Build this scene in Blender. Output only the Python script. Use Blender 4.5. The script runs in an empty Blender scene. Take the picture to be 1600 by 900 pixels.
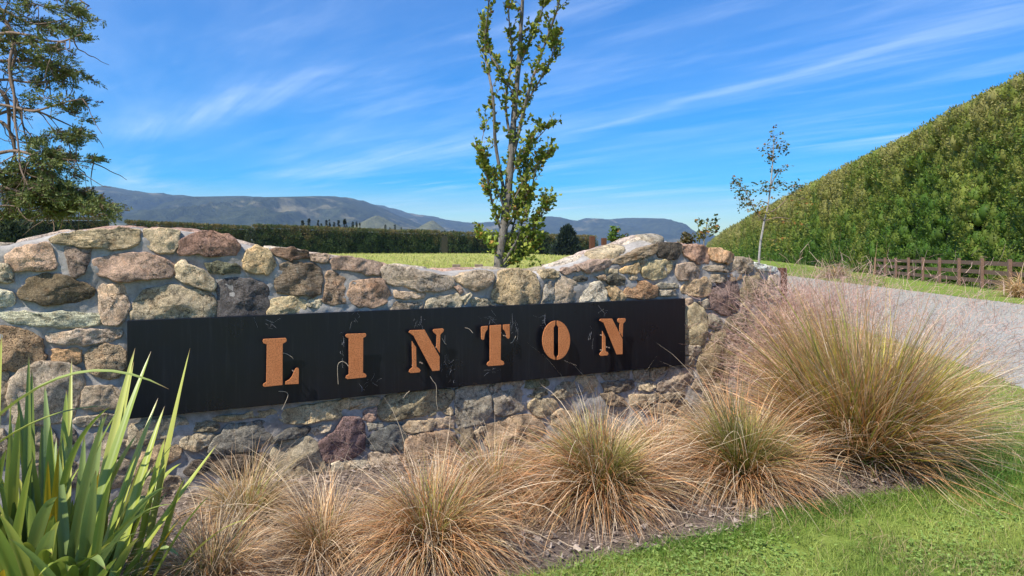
import bpy, math, random
import numpy as np
from mathutils import Vector, Matrix, noise as mnoise

# ------------------------------------------------------------------ camera, sky, sun, exposure
S = bpy.context.scene
COL = S.collection
F = 1042.0          # focal length in photograph pixels
HOR = 395.0         # horizon row
CZ = 1.55           # eye height
cd = bpy.data.cameras.new('camera'); cam = bpy.data.objects.new('camera', cd); COL.objects.link(cam)
cd.sensor_width = 36; cd.lens = 36 * F / 1600; cd.shift_y = -(450 - HOR) / 1600
cd.clip_start = .05; cd.clip_end = 60000
cam.location = (0, 0, CZ); cam.rotation_euler = (math.radians(90), 0, 0)
S.camera = cam

SUN_EL, SUN_AZ = 52.0, -139.0      # azimuth from +Y, negative = left of the view
sd = bpy.data.lights.new('sun', 'SUN'); sd.energy = 3.3; sd.angle = math.radians(.53); sd.color = (1, .95, .86)
sun = bpy.data.objects.new('sun', sd); COL.objects.link(sun)
az, el = math.radians(SUN_AZ), math.radians(SUN_EL)
sdir = Vector((math.sin(az) * math.cos(el), math.cos(az) * math.cos(el), math.sin(el)))
sun.rotation_euler = (-sdir).to_track_quat('-Z', 'Y').to_euler()
sun.location = (-20, 10, 40)

W = bpy.data.worlds.new('World'); S.world = W; W.use_nodes = True
nt = W.node_tree; nt.nodes.clear()
def N(t, typ, **kw):
    n = t.nodes.new(typ)
    for k, v in kw.items():
        if k.startswith('i_'):
            key = k[2:]; key = int(key) if key.isdigit() else key.replace('_', ' ')
            n.inputs[key].default_value = v
        else: setattr(n, k, v)
    return n
def L(t, a, b): t.links.new(a, b)
def math_(t, op, a, b=None, c=None, clamp=False):
    n = N(t, 'ShaderNodeMath', operation=op); n.use_clamp = clamp
    for i, v in enumerate((a, b, c)):
        if v is None: continue
        if isinstance(v, (int, float)): n.inputs[i].default_value = v
        else: L(t, v, n.inputs[i])
    return n.outputs[0]
def mixc(t, f, a, b, mode='MIX'):
    n = N(t, 'ShaderNodeMix', data_type='RGBA', blend_type=mode)
    for k, v in ((0, f), (6, a), (7, b)):
        if isinstance(v, (int, float)): n.inputs[k].default_value = v
        elif isinstance(v, tuple): n.inputs[k].default_value = v if len(v) == 4 else (*v, 1)
        else: L(t, v, n.inputs[k])
    return n.outputs[2]
def ramp(t, f, stops, interp='LINEAR'):
    n = N(t, 'ShaderNodeValToRGB'); r = n.color_ramp; r.interpolation = interp
    while len(r.elements) < len(stops): r.elements.new(.5)
    for e, (p, c) in zip(r.elements, stops):
        e.position = p; e.color = c if len(c) == 4 else (*c, 1)
    if f is not None: L(t, f, n.inputs[0])
    return n.outputs[0]
def g(v): return (v, v, v, 1)

SKY_STRENGTH = 0.15
sky = N(nt, 'ShaderNodeTexSky', sky_type='NISHITA', sun_disc=False, sun_elevation=el, sun_rotation=az,
        altitude=60, air_density=1.0, dust_density=.35, ozone_density=2.2)
hs = N(nt, 'ShaderNodeHueSaturation', i_Saturation=2.5, i_Value=.56, i_Hue=.511); L(nt, sky.outputs[0], hs.inputs['Color'])
tc = N(nt, 'ShaderNodeTexCoord')
sep = N(nt, 'ShaderNodeSeparateXYZ'); L(nt, tc.outputs['Generated'], sep.inputs[0])
zz = math_(nt, 'MAXIMUM', sep.outputs[2], .03)
cx = math_(nt, 'DIVIDE', sep.outputs[0], zz); cy = math_(nt, 'DIVIDE', sep.outputs[1], zz)
comb = N(nt, 'ShaderNodeCombineXYZ'); L(nt, cx, comb.inputs[0]); L(nt, cy, comb.inputs[1])
def streak(rot, sx, sy, scale, lo, hi, detail=8, rough=.6, off=0.0):
    m1 = N(nt, 'ShaderNodeMapping'); m1.inputs['Rotation'].default_value = (0, 0, rot); m1.inputs['Location'].default_value = (off, off * .7, 0)
    L(nt, comb.outputs[0], m1.inputs[0])
    m2 = N(nt, 'ShaderNodeMapping'); m2.inputs['Scale'].default_value = (sx, sy, 1); L(nt, m1.outputs[0], m2.inputs[0])
    n = N(nt, 'ShaderNodeTexNoise', i_Scale=scale, i_Detail=detail, i_Roughness=rough, i_Distortion=.35); L(nt, m2.outputs[0], n.inputs['Vector'])
    return ramp(nt, n.outputs['Fac'], [(lo, g(0)), (hi, g(1))], 'EASE')
def band(x0, y0, x1, y1, width, soft=2.0, wob=.12):
    # a long straight streak of cirrus lying in the cloud plane between two points
    dx, dy = x1 - x0, y1 - y0; ln = math.hypot(dx, dy); dx /= ln; dy /= ln
    wn = N(nt, 'ShaderNodeTexNoise', i_Scale=1.1, i_Detail=6.0); L(nt, comb.outputs[0], wn.inputs['Vector'])
    w = math_(nt, 'MULTIPLY', math_(nt, 'SUBTRACT', wn.outputs['Fac'], .5), wob * 4)
    ax = math_(nt, 'SUBTRACT', cx, x0); ay = math_(nt, 'SUBTRACT', cy, y0)
    d = math_(nt, 'ADD', math_(nt, 'SUBTRACT', math_(nt, 'MULTIPLY', ax, dy), math_(nt, 'MULTIPLY', ay, dx)), w)
    t = math_(nt, 'ADD', math_(nt, 'MULTIPLY', ax, dx), math_(nt, 'MULTIPLY', ay, dy))
    e = math_(nt, 'POWER', 2.718, math_(nt, 'MULTIPLY', math_(nt, 'MULTIPLY', d, d), -1 / (width * width)))
    u = math_(nt, 'DIVIDE', math_(nt, 'SUBTRACT', t, ln / 2), ln / 2 * 1.15)
    f = math_(nt, 'POWER', 2.718, math_(nt, 'MULTIPLY', math_(nt, 'POWER', math_(nt, 'ABSOLUTE', u), 4), -1.0))
    return math_(nt, 'MULTIPLY', e, f)
s1 = streak(math.radians(52), .22, 1.1, 1.0, .44, .80)
s2 = streak(math.radians(40), .3, 1.5, 2.2, .48, .85, off=3.7)
s3 = streak(math.radians(60), .5, .8, .35, .40, .72, detail=4, off=9.1)
fib = streak(math.radians(55), .12, 2.2, 3.0, .25, .75, detail=9, rough=.7)
cl = math_(nt, 'MULTIPLY', math_(nt, 'ADD', math_(nt, 'MULTIPLY', s1, .55), math_(nt, 'MULTIPLY', s2, .30)), math_(nt, 'ADD', s3, .35))
b1 = band(.33, 5.79, 2.1, 2.8, .07); b2 = band(-3.3, 5.75, -1.1, 3.8, .26); b3 = band(-2.9, 8.9, .1, 5.6, .42)
bb = math_(nt, 'ADD', math_(nt, 'ADD', math_(nt, 'MULTIPLY', b1, .24), math_(nt, 'MULTIPLY', b2, .40)), math_(nt, 'MULTIPLY', b3, .40))
bb = math_(nt, 'MULTIPLY', bb, math_(nt, 'ADD', math_(nt, 'MULTIPLY', fib, .8), .2))
cl = math_(nt, 'ADD', cl, bb, clamp=True)
veil = streak(math.radians(57), .3, .9, .45, .30, .75, detail=9, rough=.62, off=21.0)
cl = math_(nt, 'ADD', math_(nt, 'MULTIPLY', cl, .66), math_(nt, 'MULTIPLY', veil, .08), clamp=True)
skyc = mixc(nt, cl, hs.outputs[0], (4.3, 4.75, 5.3))
bg = N(nt, 'ShaderNodeBackground', i_Strength=SKY_STRENGTH); L(nt, skyc, bg.inputs[0])
wo = N(nt, 'ShaderNodeOutputWorld'); L(nt, bg.outputs[0], wo.inputs[0])

vs = S.view_settings; vs.view_transform = 'Standard'; vs.look = 'None'; vs.gamma = 1; vs.use_curve_mapping = False
vs.exposure = 1.18
S.cycles.max_bounces = 6; S.cycles.diffuse_bounces = 3; S.cycles.transparent_max_bounces = 6
S.cycles.volume_bounces = 0

rnd = random.Random(7); R = np.random.default_rng(11)

# ------------------------------------------------------------------ helpers
def P(px, py, D): return Vector(((px - 800) / F * D, D, CZ - (py - HOR) / F * D))
def tag(o, label=None, cat=None, group=None, kind=None):
    for k, v in (('label', label), ('category', cat), ('group', group), ('kind', kind)):
        if v: o[k] = v
    return o
def empty(name, loc=(0, 0, 0), rz=0, **kw):
    o = bpy.data.objects.new(name, None); COL.objects.link(o); o.location = loc; o.rotation_euler = (0, 0, rz); o.empty_display_size = .1
    return tag(o, **kw)
def link(name, me, mat=None, parent=None, loc=(0, 0, 0), rz=0, **kw):
    o = bpy.data.objects.new(name, me); COL.objects.link(o); o.location = loc; o.rotation_euler = (0, 0, rz)
    if mat and not me.materials: me.materials.append(mat)
    if parent: o.parent = parent
    return tag(o, **kw)
def mesh(name, V, Fc, smooth=True, col=None, uv=None):
    """V (n,3); Fc (m,k) int array or list of lists"""
    me = bpy.data.meshes.new(name); V = np.asarray(V, dtype=np.float32)
    if isinstance(Fc, np.ndarray):
        m, k = Fc.shape
        me.vertices.add(len(V)); me.vertices.foreach_set('co', V.ravel())
        me.loops.add(m * k); me.loops.foreach_set('vertex_index', Fc.astype(np.int32).ravel())
        me.polygons.add(m); me.polygons.foreach_set('loop_start', np.arange(0, m * k, k, dtype=np.int32))
        me.update(calc_edges=True)
    else:
        me.from_pydata(V.tolist(), [], Fc); me.update()
    me.polygons.foreach_set('use_smooth', np.full(len(me.polygons), smooth))
    if col is not None:
        a = me.color_attributes.new('col', 'FLOAT_COLOR', 'POINT')
        c = np.ones((len(V), 4), dtype=np.float32); c[:, :3] = col; a.data.foreach_set('color', c.ravel())
    return me
class MB:
    def __init__(s): s.v = []; s.f = []
    def add(s, v, f):
        n = len(s.v); s.v += [tuple(p) for p in v]; s.f += [[i + n for i in q] for q in f]
    def box(s, c, d, rz=0, tilt=0):
        hx, hy, hz = d[0] / 2, d[1] / 2, d[2] / 2; m = Matrix.Rotation(rz, 3, 'Z') @ Matrix.Rotation(tilt, 3, 'Y'); c = Vector(c)
        v = [c + m @ Vector((x * hx, y * hy, z * hz)) for z in (-1, 1) for x, y in ((-1, -1), (1, -1), (1, 1), (-1, 1))]
        s.add(v, [[3, 2, 1, 0], [4, 5, 6, 7], [0, 1, 5, 4], [1, 2, 6, 5], [2, 3, 7, 6], [3, 0, 4, 7]])
    def tube(s, pts, rad, n=8, rough=0.0):
        pts = [Vector(p) for p in pts]; rings = []
        up = Vector((.3, .2, .9)).normalized()
        for i, p in enumerate(pts):
            t = (pts[min(i + 1, len(pts) - 1)] - pts[max(i - 1, 0)]).normalized()
            a = t.cross(up); a = a.normalized() if a.length > .05 else t.cross(Vector((1, 0, 0))).normalized(); b = t.cross(a)
            r = rad[i] if isinstance(rad, (list, tuple)) else rad
            rings.append([p + (a * math.cos(2 * math.pi * k / n) + b * math.sin(2 * math.pi * k / n)) * r * (1 + rough * (mnoise.noise(p * 9 + Vector((k * 1.7, 0, i * .9)))))for k in range(n)])
        v = [q for r in rings for q in r]; f = []
        for i in range(len(pts) - 1):
            for k in range(n): f.append([i * n + k, i * n + (k + 1) % n, (i + 1) * n + (k + 1) % n, (i + 1) * n + k])
        f.append(list(range(n))[::-1]); f.append([(len(pts) - 1) * n + k for k in range(n)])
        s.add(v, f)
    def mesh(s, name, smooth=False): return mesh(name, s.v, s.f, smooth)
def bevel(o, w, seg=2):
    m = o.modifiers.new('bevel', 'BEVEL'); m.width = w; m.segments = seg; m.limit_method = 'ANGLE'
# vectorised value noise
_perm = np.random.default_rng(5).random((256, 256)).astype(np.float32)
def vnoise(x, y):
    xi = np.floor(x).astype(int); yi = np.floor(y).astype(int); fx = x - xi; fy = y - yi
    fx = fx * fx * (3 - 2 * fx); fy = fy * fy * (3 - 2 * fy)
    a = _perm[xi & 255, yi & 255]; b = _perm[(xi + 1) & 255, yi & 255]; c = _perm[xi & 255, (yi + 1) & 255]; d = _perm[(xi + 1) & 255, (yi + 1) & 255]
    return (a * (1 - fx) + b * fx) * (1 - fy) + (c * (1 - fx) + d * fx) * fy
def fbm(x, y, o=4, lac=2.03, gain=.5):
    s = 0; a = 1; t = 0
    for i in range(o): s = s + a * vnoise(x + i * 17.3, y + i * 9.1); t += a; a *= gain; x = x * lac; y = y * lac
    return s / t
def sstep(a, b, x):
    t = np.clip((x - a) / (b - a), 0, 1); return t * t * (3 - 2 * t)
def inpoly(x, y, poly):
    x = np.asarray(x); y = np.asarray(y); r = np.zeros(x.shape, bool); n = len(poly); j = n - 1
    for i in range(n):
        xi, yi = poly[i]; xj, yj = poly[j]
        c = ((yi > y) != (yj > y)) & (x < (xj - xi) * (y - yi) / (yj - yi + 1e-12) + xi); r ^= c; j = i
    return r
def lin(r, gg, b): return tuple(((c / 255) / 12.92 if c / 255 < .04045 else ((c / 255 + .055) / 1.055) ** 2.4) for c in (r, gg, b))

# ------------------------------------------------------------------ materials
def mat(name, rough=.85, spec=.3):
    m = bpy.data.materials.new(name); m.use_nodes = True; t = m.node_tree
    b = t.nodes['Principled BSDF']; b.inputs['Roughness'].default_value = rough; b.inputs['Specular IOR Level'].default_value = spec
    return m, t, b
def tcoord(t, kind='Object', scale=None):
    c = N(t, 'ShaderNodeTexCoord').outputs[kind]
    if scale is not None:
        m = N(t, 'ShaderNodeMapping'); m.inputs['Scale'].default_value = scale; L(t, c, m.inputs[0]); c = m.outputs[0]
    return c
def noise(t, v, scale, detail=6, rough=.6, out='Fac', **kw):
    n = N(t, 'ShaderNodeTexNoise', i_Scale=float(scale), i_Detail=float(detail), i_Roughness=rough); L(t, v, n.inputs['Vector']); return n.outputs[out]
def bump(t, h, strength, dist, b, prev=None):
    n = N(t, 'ShaderNodeBump', i_Strength=strength, i_Distance=dist); L(t, h, n.inputs['Height'])
    if prev is not None: L(t, prev, n.inputs['Normal'])
    L(t, n.outputs[0], b.inputs['Normal']); return n.outputs[0]

def stone_mat(kind):
    m, t, b = mat('stone_' + kind, .92, .2)
    oi = N(t, 'ShaderNodeObjectInfo'); c = tcoord(t)
    off = N(t, 'ShaderNodeVectorMath', operation='ADD'); L(t, c, off.inputs[0])
    rv = N(t, 'ShaderNodeCombineXYZ'); 
    for i, k in enumerate((31, 17, 11)): L(t, math_(t, 'MULTIPLY', oi.outputs['Random'], float(k)), rv.inputs[i])
    L(t, rv.outputs[0], off.inputs[1]); v = off.outputs[0]
    n1 = noise(t, v, 7, 5, .6); n2 = noise(t, v, 38, 8, .75); n3 = noise(t, v, 170, 4, .7)
    col = oi.outputs['Color']
    big = ramp(t, n1, [(.3, (.60, .56, .52)), (.5, (1, 1, 1)), (.72, (1.32, 1.25, 1.12))])
    col = mixc(t, 1.0, col, big, 'MULTIPLY')
    mid = ramp(t, n2, [(.32, g(.36)), (.47, g(.95)), (.68, g(1.45))]); col = mixc(t, .95, col, mid, 'MULTIPLY')
    fine = ramp(t, n3, [(.36, g(.45)), (.5, g(1)), (.64, g(1.5))]); col = mixc(t, .85, col, fine, 'MULTIPLY')
    # rusty weathering patches and lichen
    p = ramp(t, noise(t, v, 13, 4, .65), [(.56, g(0)), (.70, g(1))]); 
    col = mixc(t, math_(t, 'MULTIPLY', p, .45), col, mixc(t, 1.0, col, (1.15, .86, .64), 'MULTIPLY'))
    lk = ramp(t, noise(t, v, 22, 6, .8), [(.60, g(0)), (.66, g(1))]); col = mixc(t, math_(t, 'MULTIPLY', lk, .35), col, (.42, .43, .36))
    h = math_(t, 'ADD', math_(t, 'MULTIPLY', n2, 1.0), math_(t, 'MULTIPLY', n3, .4))
    ck = noise(t, v, 9, 7, .62); cr_ = ramp(t, math_(t, 'ABSOLUTE', math_(t, 'SUBTRACT', ck, .5)), [(.0, g(0)), (.012, g(1))]); cm = ramp(t, noise(t, v, 4, 3), [(.48, g(0)), (.56, g(1))]); cr_ = math_(t, 'MAXIMUM', cr_, math_(t, 'SUBTRACT', 1.0, cm))
    col = mixc(t, math_(t, 'MULTIPLY', math_(t, 'SUBTRACT', 1.0, cr_), .7), col, (.06, .05, .04)); h = math_(t, 'ADD', h, math_(t, 'MULTIPLY', cr_, .7))
    if kind == 'pitted':
        vo = N(t, 'ShaderNodeTexVoronoi', i_Scale=95.0, i_Randomness=1.0); L(t, v, vo.inputs['Vector'])
        pit = ramp(t, vo.outputs['Distance'], [(.12, g(0)), (.36, g(1))])
        pm = ramp(t, noise(t, v, 26, 3), [(.38, g(1)), (.6, g(0))]); pit2 = math_(t, 'MAXIMUM', pit, pm)
        col = mixc(t, math_(t, 'SUBTRACT', 1.0, pit2), col, (.05, .04, .03)); h = math_(t, 'ADD', h, math_(t, 'MULTIPLY', pit2, 1.2))
    if kind == 'speckled':
        sp = ramp(t, noise(t, v, 120, 5, .8), [(.54, g(0)), (.62, g(1))]); col = mixc(t, math_(t, 'MULTIPLY', sp, .6), col, (.30, .30, .29))
    if kind == 'flaky':
        wv = tcoord(t, 'Object', (1, 6, 9)); fl = noise(t, wv, 7, 6, .7); h = math_(t, 'ADD', h, math_(t, 'MULTIPLY', fl, 1.6))
        dk = ramp(t, fl, [(.36, g(.45)), (.48, g(1))]); col = mixc(t, .8, col, dk, 'MULTIPLY')
    L(t, col, b.inputs['Base Color']); bump(t, h, 1.0, .018, b); return m
STONE = {k: stone_mat(k) for k in ('rough', 'pitted', 'speckled', 'flaky')}

def mortar_mat():
    m, t, b = mat('mortar', .95, .15); v = tcoord(t)
    n1 = noise(t, v, 3, 5); n2 = noise(t, v, 30, 8, .7); n3 = noise(t, v, 150, 5, .7)
    col = ramp(t, n1, [(.3, (.24, .215, .185)), (.55, (.40, .365, .32)), (.75, (.52, .485, .44))])
    col = mixc(t, .8, col, ramp(t, n2, [(.3, g(.62)), (.5, g(1)), (.75, g(1.3))]), 'MULTIPLY')
    col = mixc(t, .5, col, ramp(t, n3, [(.3, g(.7)), (.7, g(1.2))]), 'MULTIPLY')
    gr = ramp(t, noise(t, v, 5, 5, .7), [(.56, g(0)), (.72, g(1))]); col = mixc(t, math_(t, 'MULTIPLY', gr, .4), col, (.16, .16, .09))
    L(t, col, b.inputs['Base Color']); bump(t, math_(t, 'ADD', n2, math_(t, 'MULTIPLY', n3, .5)), .7, .010, b); return m
def panel_mat():
    m, t, b = mat('black_powder_coat', .32, .35); v = tcoord(t)
    n = noise(t, v, 3, 5); d = ramp(t, noise(t, v, 90, 6, .8), [(.66, g(0)), (.74, g(1))])
    col = mixc(t, math_(t, 'MULTIPLY', d, .25), (.006, .007, .010), (.10, .10, .11)); stv = tcoord(t, 'Object', (14, 14, .7)); sk = ramp(t, noise(t, stv, 3, 6, .7), [(.52, g(0)), (.75, g(1))]); col = mixc(t, math_(t, 'MULTIPLY', sk, .35), col, (.035, .037, .042)); L(t, col, b.inputs['Base Color'])
    L(t, ramp(t, n, [(.3, g(.24)), (.7, g(.40))]), b.inputs['Roughness']); return m
def rust_mat(name, a, c):
    m, t, b = mat(name, .8, .25); v = tcoord(t)
    n1 = noise(t, v, 9, 6, .65); n2 = noise(t, v, 110, 6, .8)
    col = mixc(t, n1, a, c); col = mixc(t, .75, col, ramp(t, n2, [(.38, g(.30)), (.49, g(1)), (.66, g(1.35))]), 'MULTIPLY')
    L(t, col, b.inputs['Base Color']); bump(t, n2, .35, .003, b); return m
def blade_mat(name, trans=.3, rough=.55, spec=.25):
    m, t, b = mat(name, rough, spec); a = N(t, 'ShaderNodeAttribute', attribute_name='col')
    L(t, a.outputs['Color'], b.inputs['Base Color'])
    tr = N(t, 'ShaderNodeBsdfTranslucent'); L(t, a.outputs['Color'], tr.inputs[0]); mx = N(t, 'ShaderNodeMixShader', i_0=trans)
    L(t, b.outputs[0], mx.inputs[1]); L(t, tr.outputs[0], mx.inputs[2]); L(t, mx.outputs[0], t.nodes['Material Output'].inputs[0]); return m
def flat_mat(name, c1, c2, scale=20, rough=.9, bs=.4, bd=.01, stretch=(1, 1, 1)):
    m, t, b = mat(name, rough, .25); v = tcoord(t, 'Object', stretch); n = noise(t, v, scale, 8, .7)
    L(t, mixc(t, ramp(t, n, [(.3, g(0)), (.7, g(1))]), c1, c2), b.inputs['Base Color']); bump(t, n, bs, bd, b); return m
M_MORTAR = mortar_mat(); M_PANEL = panel_mat()
M_RUST = rust_mat('rusted_steel', (.40, .125, .036), (.60, .235, .085)); M_RUSTD = rust_mat('dark_rusted_steel', (.075, .032, .018), (.15, .06, .03))
M_BLADE = blade_mat('dry_grass_blades', .35); M_LEAF = blade_mat('flax_leaves', .22, .38, .5); M_FOL = blade_mat('foliage', .22, .6); M_LAWN = blade_mat('lawn_blades', .35, .6)
M_BARK = flat_mat('grey_bark', (.09, .075, .06), (.27, .24, .20), 26, .95, .9, .02, (1, 1, .35))
M_BARKD = flat_mat('brown_twigs', (.10, .07, .05), (.30, .21, .15), 40, .95, .5, .01)
M_FENCE = flat_mat('stained_timber', (.12, .07, .048), (.23, .14, .10), 14, .85, .35, .006, (1, 1, 1))
M_TIMB = flat_mat('weathered_timber', (.12, .085, .06), (.30, .22, .17), 25, .9, .5, .006, (1, 1, .2))
M_CORE = flat_mat('hedge_core_shade', (.012, .014, .006), (.03, .028, .015), 3, 1, .5, .1)
M_WEB = flat_mat('spider_silk', (.45, .45, .47), (.6, .6, .62), 20, .7, 0, .01)

# ------------------------------------------------------------------ terrain
def gz(x, y):
    x = np.asarray(x, float); y = np.asarray(y, float)
    z = 1.36 * sstep(10, 150, y) * sstep(75, -15, x - (y - 150).clip(0) * .1)
    z = z - .16 * sstep(26, 48, y) * sstep(2, 14, x)
    z = z + .012 * (vnoise(x * .7 + 50, y * .7 + 50) - .5) * sstep(2, 6, y)
    return z
def gzf(x, y): return float(gz(x, y))
def sheet(name, xs, ys, dz, matl, polys=None, fade=None, **kw):
    X, Y = np.meshgrid(xs, ys); Z = gz(X, Y) + dz
    V = np.stack([X, Y, Z], -1).reshape(-1, 3); nx = len(xs); ny = len(ys)
    i = np.arange((nx - 1) * (ny - 1)); r = i // (nx - 1); c = i % (nx - 1); a = r * nx + c
    Fc = np.stack([a, a + 1, a + nx + 1, a + nx], -1)
    return link(name, mesh(name, V, Fc), matl, **kw)
def geo(a, b, n, d0):  # spacing growing away from a
    k = np.linspace(0, 1, n); e = math.log(abs(b - a) / d0 + 1); return a + np.sign(b - a) * d0 * (np.exp(k * e) - 1)
xs = np.concatenate([-geo(0, 9400, 70, 2.0)[::-1], geo(0, 9400, 70, 2.0)[1:]]); ys = np.concatenate([-geo(0, 9400, 30, 2.0)[::-1], geo(0, 9400, 110, 2.0)[1:]])
def ground_mat():
    m, t, b = mat('paddock_grass', .95, .1); v = tcoord(t)
    n1 = noise(t, v, .05, 5); n2 = noise(t, v, .9, 7, .75); n3 = noise(t, v, 14, 5, .8)
    col = mixc(t, ramp(t, n2, [(.3, g(0)), (.7, g(1))]), (.22, .27, .05), (.46, .42, .11))
    col = mixc(t, ramp(t, n1, [(.4, g(0)), (.65, g(.5))]), col, (.38, .33, .12))
    col = mixc(t, .8, col, ramp(t, n3, [(.3, g(.55)), (.7, g(1.3))]), 'MULTIPLY')
    L(t, col, b.inputs['Base Color']); bump(t, math_(t, 'ADD', n3, n2), .8, .08, b); return m
sheet('ground', xs, ys, 0, ground_mat(), kind='structure')

def strip(name, left, right, matl, dz, nseg=60, nx=14, **kw):
    """a sheet between two polylines given as matching point lists"""
    def res(pl):
        pl = np.array(pl, float); d = np.r_[0, np.cumsum(np.hypot(*np.diff(pl, axis=0).T))]; t = np.linspace(0, d[-1], nseg)
        return np.stack([np.interp(t, d, pl[:, 0]), np.interp(t, d, pl[:, 1])], 1)
    a, b2 = res(left), res(right); k = np.linspace(0, 1, nx)[None, :, None]
    XY = a[:, None] * (1 - k) + b2[:, None] * k
    XY[:, 0] += (vnoise(XY[:, 0, 0] * 3, XY[:, 0, 1] * 3)[:, None] - .5) * .25; XY[:, -1] += (vnoise(XY[:, -1, 0] * 3, XY[:, -1, 1] * 3)[:, None] - .5) * .25
    Z = gz(XY[..., 0], XY[..., 1]) + dz; V = np.concatenate([XY, Z[..., None]], -1).reshape(-1, 3)
    i = np.arange((nseg - 1) * (nx - 1)); r = i // (nx - 1); c = i % (nx - 1); q = r * nx + c
    return link(name, mesh(name, V, np.stack([q, q + 1, q + nx + 1, q + nx], -1)), matl, **kw)
def gravel_mat():
    m, t, b = mat('gravel', .95, .15); v = tcoord(t)
    n1 = noise(t, v, .35, 4); n2 = noise(t, v, 6, 6, .7); vo = N(t, 'ShaderNodeTexVoronoi', i_Scale=55.0); L(t, v, vo.inputs['Vector'])
    col = mixc(t, n1, (.32, .295, .24), (.47, .445, .37)); col = mixc(t, .6, col, ramp(t, n2, [(.3, g(.7)), (.7, g(1.2))]), 'MULTIPLY')
    col = mixc(t, .7, col, ramp(t, N(t, 'ShaderNodeSeparateColor').outputs[0], [(0, g(.7)), (1, g(1.3))]), 'MULTIPLY') if False else mixc(t, .8, col, ramp(t, vo.outputs['Distance'], [(.1, g(1.1)), (.7, g(.75))]), 'MULTIPLY')
    L(t, col, b.inputs['Base Color']); bump(t, math_(t, 'SUBTRACT', 1.0, vo.outputs['Distance']), .6, .02, b); return m
ROAD_L = [(3.2, -6), (4.6, 3), (5.7, 7.2), (7.2, 14), (9.2, 22), (12.2, 34), (15.2, 46), (24, 80), (60, 200)]
ROAD_R = [(13.6, -6), (14.2, 6), (14.7, 16), (15.2, 20.5), (16.2, 29.5), (17.6, 38), (18.9, 46), (28, 80), (64, 200)]
strip('gravel_road', ROAD_L, ROAD_R, gravel_mat(), .006, 120, 16, kind='structure')
def verge_mat():
    m, t, b = mat('mown_grass', .95, .1); v = tcoord(t); n2 = noise(t, v, 1.3, 6, .7); n3 = noise(t, v, 30, 5, .8)
    col = mixc(t, ramp(t, n2, [(.35, g(0)), (.7, g(1))]), (.13, .22, .03), (.28, .32, .07)); col = mixc(t, .8, col, ramp(t, n3, [(.3, g(.5)), (.7, g(1.3))]), 'MULTIPLY')
    L(t, col, b.inputs['Base Color']); bump(t, n3, .8, .03, b); return m
M_VERGE = verge_mat()
strip('grass_verge', ROAD_R, [(24, -6), (22, 6), (20.6, 20), (21.7, 26), (26.5, 46), (30, 60), (36.5, 82), (70, 200)], M_VERGE, .010, 120, 16, kind='structure')
strip('unseen_bounce_road', [(-60, -4.2), (-20, -3.6), (0, -3.2), (8, -3.4), (60, -4)], [(-60, -13), (-20, -12), (0, -12), (8, -12), (60, -13)], bpy.data.materials['gravel'], .006, 80, 14, kind='structure')  # unseen gravel behind the camera, added to bounce light onto the wall
BED_EDGE = [(-4.6, 2.0), (-3, 2.2), (-1.5, 2.45), (-.6, 2.78), (.06, 3.12), (.68, 3.44), (1.22, 3.66), (1.6, 3.95), (2.03, 4.13), (2.6, 4.28), (3.08, 4.52), (3.42, 5.15), (3.5, 6.2), (3.5, 7.6), (3.0, 8.6)]
strip('lawn', [(-8, -4), (-5, -4), (-2, -4), (0, -4), (2, -4), (3.4, -1), (4.6, 3), (5.2, 5.4), (5.7, 7.2), (6.4, 10)],
      [(-8, 1.6), (-4.6, 2.1), (-1.5, 2.55), (.06, 3.23), (1.57, 4.06), (2.55, 4.42), (3.1, 4.8), (3.5, 6.2), (3.5, 7.6), (3.6, 10)], M_VERGE, .008, 90, 14, kind='structure')
def mulch_mat():
    m, t, b = mat('bark_mulch', .95, .15); v = tcoord(t, 'Object', (1, 1, 1)); n1 = noise(t, v, 5, 4); n2 = noise(t, v, 60, 6, .8)
    col = mixc(t, ramp(t, n2, [(.3, g(0)), (.7, g(1))]), (.07, .05, .038), (.34, .26, .205)); col = mixc(t, .6, col, ramp(t, n1, [(.3, g(.6)), (.7, g(1.3))]), 'MULTIPLY')
    L(t, col, b.inputs['Base Color']); bump(t, n2, 1, .02, b); return m
M_MULCH = mulch_mat()
strip('mulch_bed', BED_EDGE, [(-6, 3.0), (-4, 3.4), (-2.6, 4.1), (-1.5, 4.7), (-.6, 5.1), (.2, 5.4), (.9, 5.8), (1.4, 6.1), (1.8, 6.3), (2.2, 6.5), (2.5, 6.7), (2.7, 6.9), (2.8, 7.4), (2.8, 8.0), (2.8, 8.7)], M_MULCH, .013, 80, 24, kind='structure')

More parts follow.
